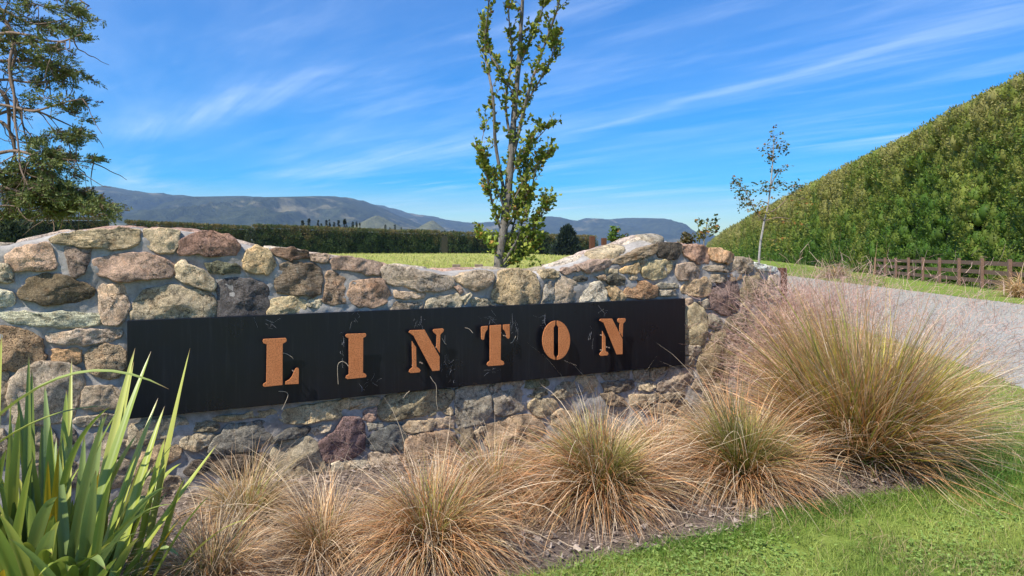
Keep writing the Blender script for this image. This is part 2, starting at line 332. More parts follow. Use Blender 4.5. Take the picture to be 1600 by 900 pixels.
# ------------------------------------------------------------------ hills
def hill(name, ridge, depth, far, seedx, base_y, amp, matl, step=4, rows=60, curve=1.0, lo=-500, hi=1500):
    rp = np.array(ridge, float); px = np.arange(lo, hi, step); py = np.interp(px, rp[:, 0], rp[:, 1]) + (fbm(px / 9 + seedx, px * 0 + 3, 4) - .5) * 3.5
    s = np.linspace(0, 1, rows)[:, None]
    D = far - depth * s; u = (px[None, :] - 800) / F; X = u * far * (1 - .0 * s); Y = D + 0 * X
    H = (HOR - py)[None, :] / F * far + CZ
    sp = X / 900 + seedx; q = s * 2.2
    w = fbm(sp * 1.3 + 7, q * 1.2 + 3, 3)
    r = 1 - np.abs(2 * fbm(sp * 1.6 + w * 1.1, q * .7 + w * .5, 5) - 1)
    r2 = 1 - np.abs(2 * fbm(sp * 4.2 + w * 2, q * 1.7 + 5, 5) - 1)
    prof = (1 - s) ** curve
    Z = H * prof + H * amp * (r * 1.2 - .75 + .45 * (r2 - .6)) * np.sin(np.pi * np.clip(s, 0, 1) ** .8) * 1.0
    Z = np.minimum(Z, H * (1 - .04 * s) * (D / far)); Z = np.maximum(Z, -1.0 + 0 * Z); Z[-1] = -3
    V = np.stack([X, Y, Z], -1).reshape(-1, 3)
    back = V[:len(px)].copy(); back[:, 1] += depth * .6; back[:, 2] = -3; V = np.concatenate([back, V]); ny = rows + 1; nx = len(px)
    i = np.arange((nx - 1) * (ny - 1)); a = i // (nx - 1) * nx + i % (nx - 1)
    return link(name, mesh(name, V, np.stack([a, a + nx, a + nx + 1, a + 1], -1)), matl, kind='structure')
def hill_mat(name, dark, light, pale, th):
    m, t, b = mat(name, 1, 0); v = tcoord(t); n1 = noise(t, v, .0016, 6, .6); n2 = noise(t, v, .012, 6, .75); n3 = noise(t, v, .05, 4, .8)
    col = mixc(t, ramp(t, n2, [(.35, g(0)), (.65, g(1))]), dark, light); col = mixc(t, ramp(t, n1, [(th, g(0)), (th + .05, g(1))]), col, pale)
    col = mixc(t, .7, col, ramp(t, n3, [(.3, g(.5)), (.7, g(1.4))]), 'MULTIPLY')
    L(t, col, b.inputs['Base Color']); bump(t, math_(t, 'ADD', n2, math_(t, 'MULTIPLY', n3, .3)), 1, 40, b); return m
MH = hill_mat('forested_hills', (.018, .026, .012), (.085, .095, .045), (.22, .19, .10), .57)
MH2 = hill_mat('grass_foothills', (.12, .125, .06), (.22, .21, .11), (.07, .075, .035), .60)
hill('far_hills', [(-500, 330), (300, 330), (560, 316), (600, 322), (640, 333), (680, 339), (720, 347), (750, 349), (780, 344), (810, 342), (850, 338), (875, 340), (900, 346), (915, 341), (955, 342), (990, 340), (1020, 343), (1040, 352), (1070, 365), (1090, 377), (1115, 388), (1160, 392), (1500, 393)], 2600, 7600, 3.3, 395, .45, MH)
hill('near_hills', [(-500, 320), (-200, 312), (0, 306), (90, 300), (130, 292), (165, 290), (200, 296), (232, 301), (262, 303), (300, 306), (345, 309), (380, 306), (420, 308), (460, 309), (500, 306), (535, 308), (570, 314), (592, 323), (620, 335), (660, 352), (700, 366), (760, 380), (820, 391), (900, 396), (1500, 400)], 2600, 5200, 11.7, 395, .60, MH)
hill('foothills', [(-500, 360), (-60, 356), (60, 352), (150, 347), (180, 346), (210, 352), (260, 362), (400, 372), (520, 366), (560, 352), (590, 337), (612, 346), (640, 362), (660, 352), (678, 344), (700, 362), (730, 376), (800, 390), (900, 397), (1500, 400)], 700, 3000, 21.2, 395, .25, MH2, rows=50)

# ------------------------------------------------------------------ hedges (puffs of small sprays over a dark core)
def puff_cloud(C, rad, nrm, col, n, leaf, flat=.9, colvar=.25):
    """C (m,3) centres, rad (m,), nrm (m,3) outward, col (m,3); n small leaf faces on each"""
    m = len(C); d = R.normal(size=(m, n, 3)); d /= np.linalg.norm(d, axis=-1, keepdims=True)
    dn = (d * nrm[:, None]).sum(-1, keepdims=True); d = np.where(dn < -.15, d - 2 * dn * nrm[:, None], d)
    up = np.array([0, 0, 1.])
    r = rad[:, None, None] * (.75 + .35 * R.random((m, n, 1)))
    pos = C[:, None] + d * r * np.array([1, 1, 1.15])
    ax = d * .8 + up * .6 + R.normal(size=(m, n, 3)) * .35; ax /= np.linalg.norm(ax, axis=-1, keepdims=True)
    sd = np.cross(ax, d + R.normal(size=(m, n, 3)) * .5); sd /= np.linalg.norm(sd, axis=-1, keepdims=True) + 1e-9
    ln = (rad[:, None, None] * leaf * (.7 + .6 * R.random((m, n, 1)))); wd = ln * .34
    a = pos - sd * wd; b = pos + sd * wd; c = pos + ax * ln
    V = np.stack([a, b, c], 2).reshape(-1, 3); Fc = np.arange(len(V)).reshape(-1, 3)
    cc = col[:, None] * (1 + (R.random((m, n, 1)) - .5) * 2 * colvar); cc = np.repeat(cc[:, :, None], 3, 2).reshape(-1, 3)
    return V, Fc, cc
def join(parts):
    V = []; Fs = []; Cs = []; n = 0
    for v, f, c in parts: V.append(v); Fs.append(f + n); Cs.append(c); n += len(v)
    return np.concatenate(V), np.concatenate(Fs), np.concatenate(Cs)
def blob_cloud(C, rad, nrm, col):
    vv = [Vector(p) for p in ((1,0,0),(-1,0,0),(0,1,0),(0,-1,0),(0,0,1),(0,0,-1))]; ff = [(0,2,4),(2,1,4),(1,3,4),(3,0,4),(2,0,5),(1,2,5),(3,1,5),(0,3,5)]; cache = {}; f2 = []
    def md(a, b):
        k = (min(a, b), max(a, b))
        if k not in cache: cache[k] = len(vv); vv.append((vv[a] + vv[b]).normalized())
        return cache[k]
    for a, b, c in ff: x, y, z = md(a, b), md(b, c), md(c, a); f2 += [(a, x, z), (x, b, y), (z, y, c), (x, y, z)]
    B = np.array([tuple(v) for v in vv]); m = len(C)
    V = C[:, None] + B[None] * rad[:, None, None] * np.array([.85, .85, 1.15]) * (.82 + .30 * R.random((m, len(B), 1)))
    Fc = (np.array(f2)[None] + np.arange(m)[:, None, None] * len(B)).reshape(-1, 3)
    cc = col[:, None] * (.85 + .3 * R.random((m, len(B), 1)))
    return V.reshape(-1, 3), Fc, cc.reshape(-1, 3)
def hedge(name, p0, p1, h0, h1, thick, r0, dens, label, cols, group=None, lod=False, holes=0, n=34, topf=True):
    """front face runs p0 -> p1, body behind it (to the side of the face away from the camera)"""
    p0 = np.array(p0, float); p1 = np.array(p1, float); ln = np.linalg.norm(p1 - p0); t = (p1 - p0) / ln; nr = np.array([t[1], -t[0]])
    if nr @ (-(p0 + p1) / 2) < 0: nr = -nr
    root = empty(name, (p0[0], p0[1], 0), label=label, cat='hedge', group=group)
    o = np.array([p0[0], p0[1], 0])
    nsg = 60 if lod else 20; k = np.linspace(0, 1, nsg) ** (1.8 if lod else 1)
    XY = p0 + np.outer(k * ln, t); Z = gz(XY[:, 0], XY[:, 1]); H = h0 + (h1 - h0) * k
    inset = r0 * .9
    vs_ = []
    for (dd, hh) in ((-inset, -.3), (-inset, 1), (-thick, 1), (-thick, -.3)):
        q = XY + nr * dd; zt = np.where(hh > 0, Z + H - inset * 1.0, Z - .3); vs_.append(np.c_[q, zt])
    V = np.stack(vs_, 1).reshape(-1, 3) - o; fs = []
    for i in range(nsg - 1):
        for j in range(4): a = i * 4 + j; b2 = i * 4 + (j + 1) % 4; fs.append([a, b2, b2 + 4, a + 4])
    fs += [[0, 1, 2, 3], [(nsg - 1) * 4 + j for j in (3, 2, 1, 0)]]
    link('stems', mesh('stems', V, fs, False), M_CORE, root)  # solid core, no modelled stems; near-black colour paints the shade between puffs
    # puffs
    area_top = .3 if topf else 0
    cnt = int(dens); kk = R.random(cnt)
    if lod:   # finer near the eye, coarser far along
        Da, Db = np.linalg.norm(p0), np.linalg.norm(p1); D = 1 / (1 / Da + (1 / Db - 1 / Da) * kk); s = np.clip((D - Da) / (Db - Da), 0, 1); rad = r0 * np.clip(D / 32, .75, 9) ** .85
    else: s = kk; rad = np.full(cnt, r0)
    top = R.random(cnt) < area_top
    hq = np.where(top, 1, R.random(cnt)); dq = np.where(top, R.random(cnt), 0)
    x = p0[0] + t[0] * s * ln - nr[0] * (dq * thick); y = p0[1] + t[1] * s * ln - nr[1] * (dq * thick); HH = h0 + (h1 - h0) * s
    z0 = gz(x, y); z = z0 + .1 + hq * (HH - .1)
    sx = s * ln
    lump = fbm(sx / 1.5 / (r0 / .22), z / 1.6 / (r0 / .22) + 40, 4); lump2 = fbm(sx / 6 + 9, z / 9, 3)
    inn = (.5 - lump) * 4.0 * r0 + (R.random(cnt) - .5) * .8 * r0 + (.5 - lump2) * 2.0 * r0
    inn = inn + (.5 - fbm(sx / 1.1 + 31, z / 7 + 5, 2)) * 1.6 * r0
    inn = inn * np.clip((1 - hq) * 9, .12, 1)
    x = x - nr[0] * inn * ~top; y = y - nr[1] * inn * ~top; z = z - np.where(top, np.abs(inn) * .2, 0) + np.where(top, (fbm(sx / 2, dq * 3, 3) - .5) * .7 * r0, 0)
    for (hs_, hz, hr) in (holes or []):
        dd = np.hypot((sx - hs_) / 1.0, (z - hz) / 2.2) / hr; w = np.clip(1 - dd, 0, 1); x -= nr[0] * w * 1.5; y -= nr[1] * w * 1.5
    C = np.c_[x, y, z]; nrm = np.where(top[:, None], np.array([0, 0, 1.]), np.array([nr[0], nr[1], .35])); nrm = nrm / np.linalg.norm(nrm, axis=1, keepdims=True)
    rad = rad * (.7 + .7 * R.random(cnt))
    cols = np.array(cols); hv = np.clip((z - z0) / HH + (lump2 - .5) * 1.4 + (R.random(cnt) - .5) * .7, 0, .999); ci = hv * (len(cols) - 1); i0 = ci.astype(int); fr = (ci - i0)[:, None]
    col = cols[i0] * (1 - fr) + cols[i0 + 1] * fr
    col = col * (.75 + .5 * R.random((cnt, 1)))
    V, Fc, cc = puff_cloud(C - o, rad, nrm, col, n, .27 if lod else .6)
    if lod:
        Vb, Fb, cb = blob_cloud(C - o, rad * .92, nrm, col); V, Fc, cc = join([(V, Fc, cc), (Vb, Fb, cb)])
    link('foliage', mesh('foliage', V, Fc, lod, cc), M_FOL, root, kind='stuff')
    return root
def hl(D): return (13.4 + .274 * D, D)
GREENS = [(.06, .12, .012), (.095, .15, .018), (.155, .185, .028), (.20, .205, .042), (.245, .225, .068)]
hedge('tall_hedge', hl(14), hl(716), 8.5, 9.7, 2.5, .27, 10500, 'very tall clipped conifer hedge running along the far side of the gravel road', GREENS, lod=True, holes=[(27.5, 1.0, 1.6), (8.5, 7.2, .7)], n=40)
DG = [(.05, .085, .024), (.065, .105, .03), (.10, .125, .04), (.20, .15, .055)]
def fh(name, px0, px1, D0, D1, top0, top1, base0, base1, dens, label, topD=None):
    a = ((px0 - 800) / F * D0, D0); b2 = ((px1 - 800) / F * D1, D1)
    h0 = CZ + (HOR - top0) / F * D0 - gzf(*a); h1 = CZ + (HOR - top1) / F * D1 - gzf(*b2)
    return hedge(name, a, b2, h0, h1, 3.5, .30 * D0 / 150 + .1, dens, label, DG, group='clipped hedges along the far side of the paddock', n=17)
fh('clipped_hedge', -240, 171, 95, 118, 341, 343, 0, 0, 2600, 'dark clipped hedge behind the drooping conifer, leftmost on the paddock edge')
fh('clipped_hedge', 197, 392, 122, 132, 348, 357, 0, 0, 2200, 'dark clipped hedge above the wall hump, second from the left')
fh('clipped_hedge', 399, 640, 140, 158, 354, 363, 0, 0, 2600, 'long dark clipped hedge with the pine tops standing behind it')
fh('clipped_hedge', 641, 688, 158, 163, 363, 364, 0, 0, 700, 'short dark clipped hedge just left of the grey tree gap')
fh('clipped_hedge', 701, 932, 172, 215, 366, 371, 0, 0, 2400, 'dark clipped hedge running behind the young tree towards the rusty posts')

# ------------------------------------------------------------------ trees
def leaves_at(C, D, size, col, cup=.25, wr=.55):
    """diamond leaf faces at C pointing along D"""
    m = len(C); D = D / (np.linalg.norm(D, axis=1, keepdims=True) + 1e-9); q = R.normal(size=(m, 3)); s = np.cross(D, q); s /= np.linalg.norm(s, axis=1, keepdims=True); nn = np.cross(s, D)
    sz = size if np.ndim(size) else np.full(m, size); sz = sz[:, None]
    a = C; b = C + D * sz * .45 + s * sz * wr * .5 + nn * sz * cup * .3; c = C + D * sz; d = C + D * sz * .55 - s * sz * wr * .5 + nn * sz * cup * .3
    mid = C + D * sz * .5 - nn * sz * .02
    V = np.stack([a, b, c, d], 1).reshape(-1, 3); i = np.arange(m)[:, None] * 4
    Fc = np.concatenate([i + np.array([0, 1, 2]), i + np.array([0, 2, 3])], 0)
    return V, Fc, np.repeat(col, 4, 0)
def spline(pts, n):
    pts = [Vector(p) for p in pts]; out = []; m = len(pts) - 1
    for i in range(n):
        t = i / (n - 1) * m; k = min(int(t), m - 1); u = t - k
        p0, p1, p2, p3 = pts[max(k - 1, 0)], pts[k], pts[k + 1], pts[min(k + 2, m)]
        out.append(.5 * ((2 * p1) + (p2 - p0) * u + (2 * p0 - 5 * p1 + 4 * p2 - p3) * u * u + (3 * p1 - p0 - 3 * p2 + p3) * u ** 3))
    return out

# the young tree behind the dip of the wall
def young_tree():
    D0 = 9.0; base = P(780, 420, D0); base.z = gzf(base.x, D0)
    root = empty('young_tree', base, label='slim upright young tree with sparse green leaves behind the dip of the wall', cat='tree')
    def Q(px, py, dy=0): return P(px, py, D0 + dy) - base
    mb = MB(); limbs = []
    trunk = spline([(0, 0, -.1), Q(778, 480), Q(779, 415), Q(788, 350), Q(795, 290), Q(800, 220, .02), Q(806, 150, .03), Q(812, 80), Q(816, 10), Q(820, -60), Q(822, -130)], 60)
    mb.tube(trunk, [.084 - .074 * (i / 59) ** .85 for i in range(60)], 12, .35); link('trunk', mb.mesh('trunk', True), M_BARK, root)
    paths = [([(786, 370), (765, 300), (757, 245)], .02), ([(792, 320), (775, 230), (770, 150), (758, 80), (762, 20), (768, -30)], .026), ([(797, 265), (812, 200), (830, 130), (855, 60), (872, 10), (880, -30)], .03),
             ([(800, 230), (790, 160), (800, 90), (795, 20), (800, -40)], .02), ([(796, 280), (818, 240), (850, 205), (852, 200)], .014), ([(789, 345), (815, 290), (845, 255), (856, 240)], .016),
             ([(803, 190), (835, 140), (862, 90), (868, 60)], .018), ([(790, 335), (775, 290), (752, 240), (760, 190)], .015), ([(805, 150), (780, 110), (762, 75), (757, 40)], .014), ([(808, 110), (830, 60), (846, 20), (858, -20)], .016),
             ([(783, 415), (805, 380), (818, 340), (830, 300), (838, 262), (848, 250)], .02), ([(786, 418), (812, 385), (842, 345), (851, 320)], .014), ([(783, 418), (800, 360), (812, 320), (826, 300)], .016), ([(780, 400), (766, 385), (755, 372)], .008),
             ([(786, 420), (815, 400), (838, 380)], .012), ([(786, 365), (805, 330), (820, 270), (832, 215)], .015)]
    C = []; Dv = []
    for i, (pp, r) in enumerate(paths):
        dy = [0] + [(rnd.random() - .5) * .5 * (j + 1) / 2 for j in range(len(pp) - 1)]
        pts = spline([Q(x, y, d) for (x, y), d in zip(pp, dy)], 22)
        b = MB(); b.tube(pts, [r * (1 - .78 * k / 21) for k in range(22)], 7, .3); link('branch', b.mesh('branch', True), M_BARK, root)
        limbs.append((pts, 1.0 if i not in (13,) else .5))
    limbs.append((trunk[20:], .8))
    tw = MB()
    for pts, w in limbs:
        nn = int(len(pts) * 2.1 * w)
        for _ in range(nn):
            k = rnd.randrange(3, len(pts)); p = pts[k]; t = (pts[k] - pts[k - 1]).normalized()
            d = (t * 1.1 + Vector((rnd.gauss(0, .6), rnd.gauss(0, .6), .35))).normalized(); l = rnd.uniform(.08, .26)
            q = p + d * l; tw.tube([p, p + d * l * .5 + Vector((0, 0, .01)), q], [.005, .0035, .002], 4)
            for j in range(rnd.randint(6, 12)):
                C.append(p + d * l * rnd.uniform(.25, 1.05)); Dv.append(d * .6 + Vector((rnd.gauss(0, .7), rnd.gauss(0, .7), rnd.gauss(.2, .5))))
    # leafy suckers round the foot of the trunk
    for (x, y, sx, sy, n) in ((828, 385, 16, 26, 190), (800, 400, 16, 20, 120), (770, 380, 9, 14, 60), (838, 350, 9, 22, 80)):
        for _ in range(n):
            C.append(Q(x + rnd.gauss(0, sx * .6), y + rnd.gauss(0, sy * .7), rnd.gauss(0, .15))); Dv.append(Vector((rnd.gauss(0, .7), rnd.gauss(0, .7), rnd.gauss(.3, .5))))
    link('twigs', tw.mesh('twigs'), M_BARKD, root, kind='stuff')
    C = np.array(C); Dv = np.array(Dv); m = len(C); k = R.random((m, 1)); col = np.array([.09, .15, .018]) * (1 - k) + np.array([.30, .32, .05]) * k
    col[R.random(m) < .06] = (.26, .15, .03); col[(C[:, 2] < 1.85) & (C[:, 0] < 0)] *= 1.5
    V, Fc, cc = leaves_at(C, Dv, .040 + .038 * R.random(m), col, .5, .75)
    link('leaves', mesh('leaves', V, Fc, False, cc), M_FOL, root, kind='stuff')
young_tree()

def sapling(D0, trunk_px, branches, spots, label, r=.022, leafs=.055, cols=((.05, .07, .012), (.12, .12, .03)), guard=None):
    leafs *= 1.35
    base = P(trunk_px[0][0], trunk_px[0][1], D0); base.z = gzf(base.x, D0)
    root = empty('sapling', base, label=label, cat='sapling'); Q = lambda x, y, dy=0: P(x, y, D0 + dy) - base
    mb = MB(); pts = spline([(0, 0, -.1)] + [Q(x, y) for x, y in trunk_px], 24); mb.tube(pts, [r * (1 - .75 * i / 23) for i in range(24)], 7); link('trunk', mb.mesh('trunk', True), M_BARK if guard is None else guard, root)
    b = MB(); C = []; Dv = []; K = []
    for pp in branches:
        dd = rnd.uniform(-.3, .3); q = spline([Q(x, y, dd * i / max(1, len(pp) - 1)) for i, (x, y) in enumerate(pp)], 12); b.tube(q, [r * .5 * (1 - .7 * i / 11) for i in range(12)], 5)
    for (x, y, sx, sy, n, k) in spots:
        c0 = Q(x, y)
        for _ in range(max(2, n // 5)):
            c = c0 + Vector((rnd.gauss(0, sx) / F * D0, rnd.gauss(0, .12), rnd.gauss(0, sy) / F * D0)); b.tube([c0, (c + c0) / 2 + Vector((0, 0, .02)), c], [.003, .0025, .002], 3)
            for _ in range(5): C.append(c + Vector((rnd.gauss(0, .04), rnd.gauss(0, .04), rnd.gauss(0, .03)))); Dv.append(Vector((rnd.gauss(0, 1), rnd.gauss(0, 1), rnd.gauss(0, .6)))); K.append(k)
    link('branches', b.mesh('branches', True), M_BARKD, root, kind='stuff')
    C = np.array(C); m = len(C); k = R.random((m, 1)); col = np.array(cols[0]) * (1 - k) + np.array(cols[1]) * k; K = np.array(K)
    col[K > 0] = col[K > 0] * np.array([2.4, 2.0, 1.5]); col[R.random(m) < .1] = (.25, .12, .03)
    V, Fc, cc = leaves_at(C, np.array(Dv), leafs * (.7 + .6 * R.random(m)), col, .4, .6); link('leaves', mesh('leaves', V, Fc, False, cc), M_FOL, root, kind='stuff')
M_PALE = flat_mat('pale_sapling_bark', (.20, .18, .16), (.42, .39, .36), 30, .9, .4, .01)
sapling(15, [(1186, 404), (1193, 352), (1200, 320), (1206, 270), (1209, 225), (1210, 212)],
        [[(1194, 345), (1180, 330), (1165, 300), (1148, 285)], [(1197, 335), (1215, 325), (1235, 305), (1250, 292)], [(1200, 318), (1190, 315), (1180, 325)], [(1204, 290), (1215, 270), (1222, 268)], [(1195, 345), (1215, 340), (1235, 342)], [(1202, 300), (1195, 297)]],
        [(1209, 214, 4, 6, 40, 0), (1211, 232, 12, 6, 90, 0), (1207, 246, 7, 4, 40, 0), (1213, 267, 9, 5, 60, 0), (1197, 293, 8, 7, 50, 0), (1214, 293, 10, 6, 50, 0), (1147, 284, 6, 5, 35, 0), (1156, 292, 7, 6, 40, 0), (1168, 302, 6, 6, 40, 0), (1154, 310, 6, 6, 35, 0), (1172, 322, 8, 7, 40, 0), (1244, 293, 9, 5, 60, 0), (1232, 303, 7, 4, 30, 0), (1184, 330, 7, 7, 50, 1), (1198, 330, 8, 8, 50, 1), (1225, 345, 14, 5, 60, 1), (1255, 310, 12, 6, 45, 1), (1212, 375, 8, 8, 40, 1)],
        'slender sapling with pale trunk and sparse bronze leaves beside the right end of the wall', r=.030, guard=M_PALE)
sapling(27, [(1099, 392), (1101, 372), (1104, 352), (1106, 340)], [[(1101, 372), (1092, 360), (1090, 345)], [(1103, 362), (1112, 356), (1122, 352)]],
        [(1101, 363, 5, 6, 50, 1), (1092, 347, 3, 4, 20, 0), (1108, 345, 6, 3, 30, 0), (1119, 340, 1.5, 1.5, 8, 0), (1115, 356, 5, 4, 25, 0), (1092, 370, 4, 4, 20, 0), (1105, 360, 8, 7, 25, 0)],
        'small spindly sapling with a few dark leaves rising over the dark cap stone', r=.04, leafs=.12)
sapling(30, [(1075, 395), (1075, 380), (1077, 370)], [[(1075, 382), (1068, 374)]], [(1076, 372, 4, 4, 70, 0), (1072, 378, 5, 3, 50, 0), (1069, 371, 3, 2, 20, 0)], 'stubby brown sapling peeping over the wall near the pinkish cap stone', r=.03, leafs=.14, cols=((.07, .06, .02), (.14, .11, .05)))
sapling(34, [(957, 400), (958, 380), (960, 362)], [[(958, 385), (953, 372)], [(959, 380), (966, 370)]], [(960, 360, 2.2, 2.5, 90, 0), (958, 369, 3, 3.5, 150, 0), (962, 377, 3.5, 3, 130, 0), (955, 383, 2.5, 3, 70, 0)], 'bushy bright green young tree beside the two rusty posts', r=.05, leafs=.13, cols=((.06, .13, .015), (.15, .22, .03)))
sapling(34, [(981, 400), (982, 382)], [[(981, 385), (977, 375)]], [(980, 374, 6, 3, 90, 0), (986, 377, 5, 3, 70, 0)], 'small pale green shrub just right of the bright green young tree', r=.03, leafs=.16, cols=((.10, .15, .04), (.18, .22, .08)))

# the drooping conifer on the left
def left_conifer():
    D0 = 7.2; bx = (-210 - 800) / F * D0; base = Vector((bx, D0 + .4, 0)); base.z = gzf(base.x, base.y)
    root = empty('conifer_tree', base, label='dark conifer with bare drooping twigs hanging in from the left edge', cat='tree')
    Q = lambda x, y, dy=0: P(x, y, D0 + dy) - base
    mb = MB(); pts = spline([(0, 0, -.2), (0.05, 0, 1.5), (.1, .05, 3.0), (.05, 0, 4.6), (0, 0, 6.4), (0, 0, 8.5)], 40); mb.tube(pts, [.26 - .22 * i / 39 for i in range(40)], 14, .4); link('trunk', mb.mesh('trunk', True), M_BARKD, root)
    limbs = [[(-205, 60), (-100, 10), (0, 15), (60, 30), (120, 25)], [(-205, 100), (-90, 40), (0, 50), (80, 62), (128, 56)], [(-205, 150), (-100, 95), (0, 92), (60, 102), (112, 108)], [(-205, 200), (-90, 150), (0, 125), (60, 135), (110, 118)], [(-205, 230), (-90, 180), (0, 165), (60, 168), (125, 158)],
             [(-205, 260), (-100, 210), (-20, 180), (40, 170), (90, 190), (118, 200)], [(-205, 300), (-90, 240), (-10, 190), (20, 215), (25, 250), (55, 275)], [(-205, 300), (-80, 260), (0, 235), (50, 245), (100, 250), (145, 250)], [(-205, 330), (-100, 290), (0, 268), (50, 275), (100, 305), (170, 330)], [(-205, 340), (-80, 300), (0, 295), (60, 310), (100, 318), (140, 312)],
             [(-205, 200), (-60, 60), (0, 20), (20, 90), (25, 180), (30, 260), (40, 300)], [(-205, 180), (-50, 80), (10, 60), (25, 130), (40, 200), (52, 260)], [(-205, -60), (-60, -60), (30, -30), (100, -10), (140, 10)], [(-205, 330), (-110, 320), (-20, 322), (30, 330)], [(-120, 150), (0, 140), (15, 200), (22, 240), (0, 275)]]
    # blobs of foliage: px, py, spread x, spread y, count
    blobs = [(15, 5, 22, 12, 60), (60, 8, 26, 8, 60), (110, 12, 18, 9, 60), (130, 30, 8, 8, 30), (55, 38, 26, 9, 80), (90, 45, 24, 9, 80), (125, 57, 10, 6, 40), (10, 40, 22, 14, 50), (70, 68, 22, 10, 70), (20, 80, 20, 14, 45), (95, 85, 14, 8, 40), (60, 102, 28, 8, 90), (95, 108, 20, 9, 80), (118, 110, 8, 8, 40), (20, 115, 18, 9, 35), (55, 130, 16, 8, 30), (110, 130, 9, 6, 30), (80, 155, 14, 6, 30), (115, 158, 11, 8, 50), (105, 170, 9, 5, 25), (30, 155, 18, 7, 25), (118, 182, 6, 4, 18),
             (20, 175, 15, 7, 20), (95, 205, 15, 8, 60), (118, 212, 12, 6, 50), (105, 220, 14, 5, 35), (70, 238, 20, 10, 90), (90, 248, 15, 8, 50), (122, 245, 12, 4, 35), (142, 248, 8, 4, 25), (118, 275, 8, 8, 25), (75, 258, 18, 9, 90), (60, 280, 22, 12, 160), (85, 295, 20, 12, 180), (30, 290, 25, 12, 130), (110, 312, 20, 9, 170), (135, 315, 16, 7, 110), (158, 325, 14, 5, 60), (70, 320, 20, 10, 140), (20, 318, 20, 12, 110), (45, 335, 20, 6, 50), (0, 300, 20, 15, 80), (88, 330, 14, 6, 70), (-30, 100, 25, 80, 150), (-60, 250, 40, 60, 250), (-100, 50, 40, 80, 200), (-150, -60, 60, 50, 250), (-20, -60, 60, 30, 200), (90, -40, 50, 20, 120)]
    LP = []
    for l in limbs:
        dd = rnd.uniform(-.7, .7); n = len(l); q = spline([Q(x, y, dd * i / (n - 1) + rnd.gauss(0, .05)) for i, (x, y) in enumerate(l)], 40)
        q = [p + Vector((mnoise.noise(p * 2.2), mnoise.noise(p * 2.2 + Vector((5, 0, 0))), mnoise.noise(p * 2.2 + Vector((0, 7, 0))))) * .07 for p in q]
        b = MB(); b.tube(q, [.034 * (1 - .86 * (i / 39) ** .7) for i in range(40)], 7, .3); link('branch', b.mesh('branch', True), M_BARKD, root); LP += q[8:]
    blobs += [(25, 62, 18, 8, 60), (45, 85, 16, 7, 50), (78, 118, 14, 7, 50), (35, 262, 22, 10, 110), (15, 285, 18, 10, 110), (55, 305, 26, 9, 150), (100, 325, 22, 7, 110), (5, 335, 20, 8, 90), (60, 222, 14, 7, 50), (128, 300, 10, 6, 60), (150, 335, 14, 4, 50)]
    A = np.array(LP); tw = MB(); SV = []; SD = []
    for (x, y, sx, sy, n) in blobs:
        dd = rnd.uniform(-.5, .5); c = Q(x, y, dd); j = int(np.argmin(((A - np.array(c)) ** 2 * np.array([1, .3, 1])).sum(1))); a = Vector(A[j])
        tw.tube(spline([a, (a + c) / 2 + Vector((0, 0, .05)), c], 6), [.008, .007, .006, .005, .004, .003], 4, .2)
        for _ in range(max(3, n // 6)):
            e = c + Vector((rnd.gauss(0, sx * .75) / F * D0, rnd.gauss(0, .16), rnd.gauss(0, sy * .65) / F * D0)); tw.tube(spline([c, (c + e) / 2 + Vector((0, 0, .015)), e], 4), [.004, .003, .0025, .0015], 3)
            dr = (e - c + Vector((.04, 0, 0)));
            for _ in range(11):
                SV.append(c + (e - c) * rnd.uniform(.25, 1.1) + Vector((rnd.gauss(0, .022), rnd.gauss(0, .03), rnd.gauss(0, .016)))); SD.append(dr.normalized() * .9 + Vector((rnd.gauss(.15, .5), rnd.gauss(0, .5), rnd.gauss(.1, .4))))
    for _ in range(90):   # bare hanging twigs
        a = Vector(LP[rnd.randrange(len(LP))]); p = a; q = [p]; v = Vector((rnd.gauss(.1, .3), rnd.gauss(0, .2), -.5))
        for _ in range(6): v += Vector((rnd.gauss(0, .25), rnd.gauss(0, .1), rnd.gauss(0, .2))); p = p + v.normalized() * rnd.uniform(.05, .11); q.append(p)
        tw.tube(spline(q, 12), [.007 * (1 - .7 * i / 11) for i in range(12)], 4, .3)
    link('twigs', tw.mesh('twigs', True), M_BARKD, root, kind='stuff')
    SV = np.array(SV); SD = np.array(SD); SD /= np.linalg.norm(SD, axis=1, keepdims=True); m = len(SV)
    # each spray: a stalk with seven little scale leaves
    K = 8; tt = np.linspace(0, 1, K); ln = .035 + .04 * R.random(m); C = SV[:, None] + SD[:, None] * (tt[None, :, None] * ln[:, None, None]); side = np.cross(SD, R.normal(size=(m, 3))); side /= np.linalg.norm(side, axis=1, keepdims=True)
    sg = np.where(np.arange(K) % 2, 1, -1); dd = SD[:, None] * .8 + side[:, None] * sg[None, :, None] * .8; kk = R.random((m, 1, 1)); col = (np.array([.085, .12, .03]) * (1 - kk) + np.array([.20, .225, .065]) * kk) * np.ones((1, K, 1))
    col = np.where(R.random((m, 1, 1)) < .14, np.array([.12, .085, .045]), col)
    V, Fc, cc = leaves_at(C.reshape(-1, 3), dd.reshape(-1, 3), np.repeat(ln * .55, K), col.reshape(-1, 3), .1, .42)
    link('foliage', mesh('foliage', V, Fc, False, cc), M_FOL, root, kind='stuff')
left_conifer()

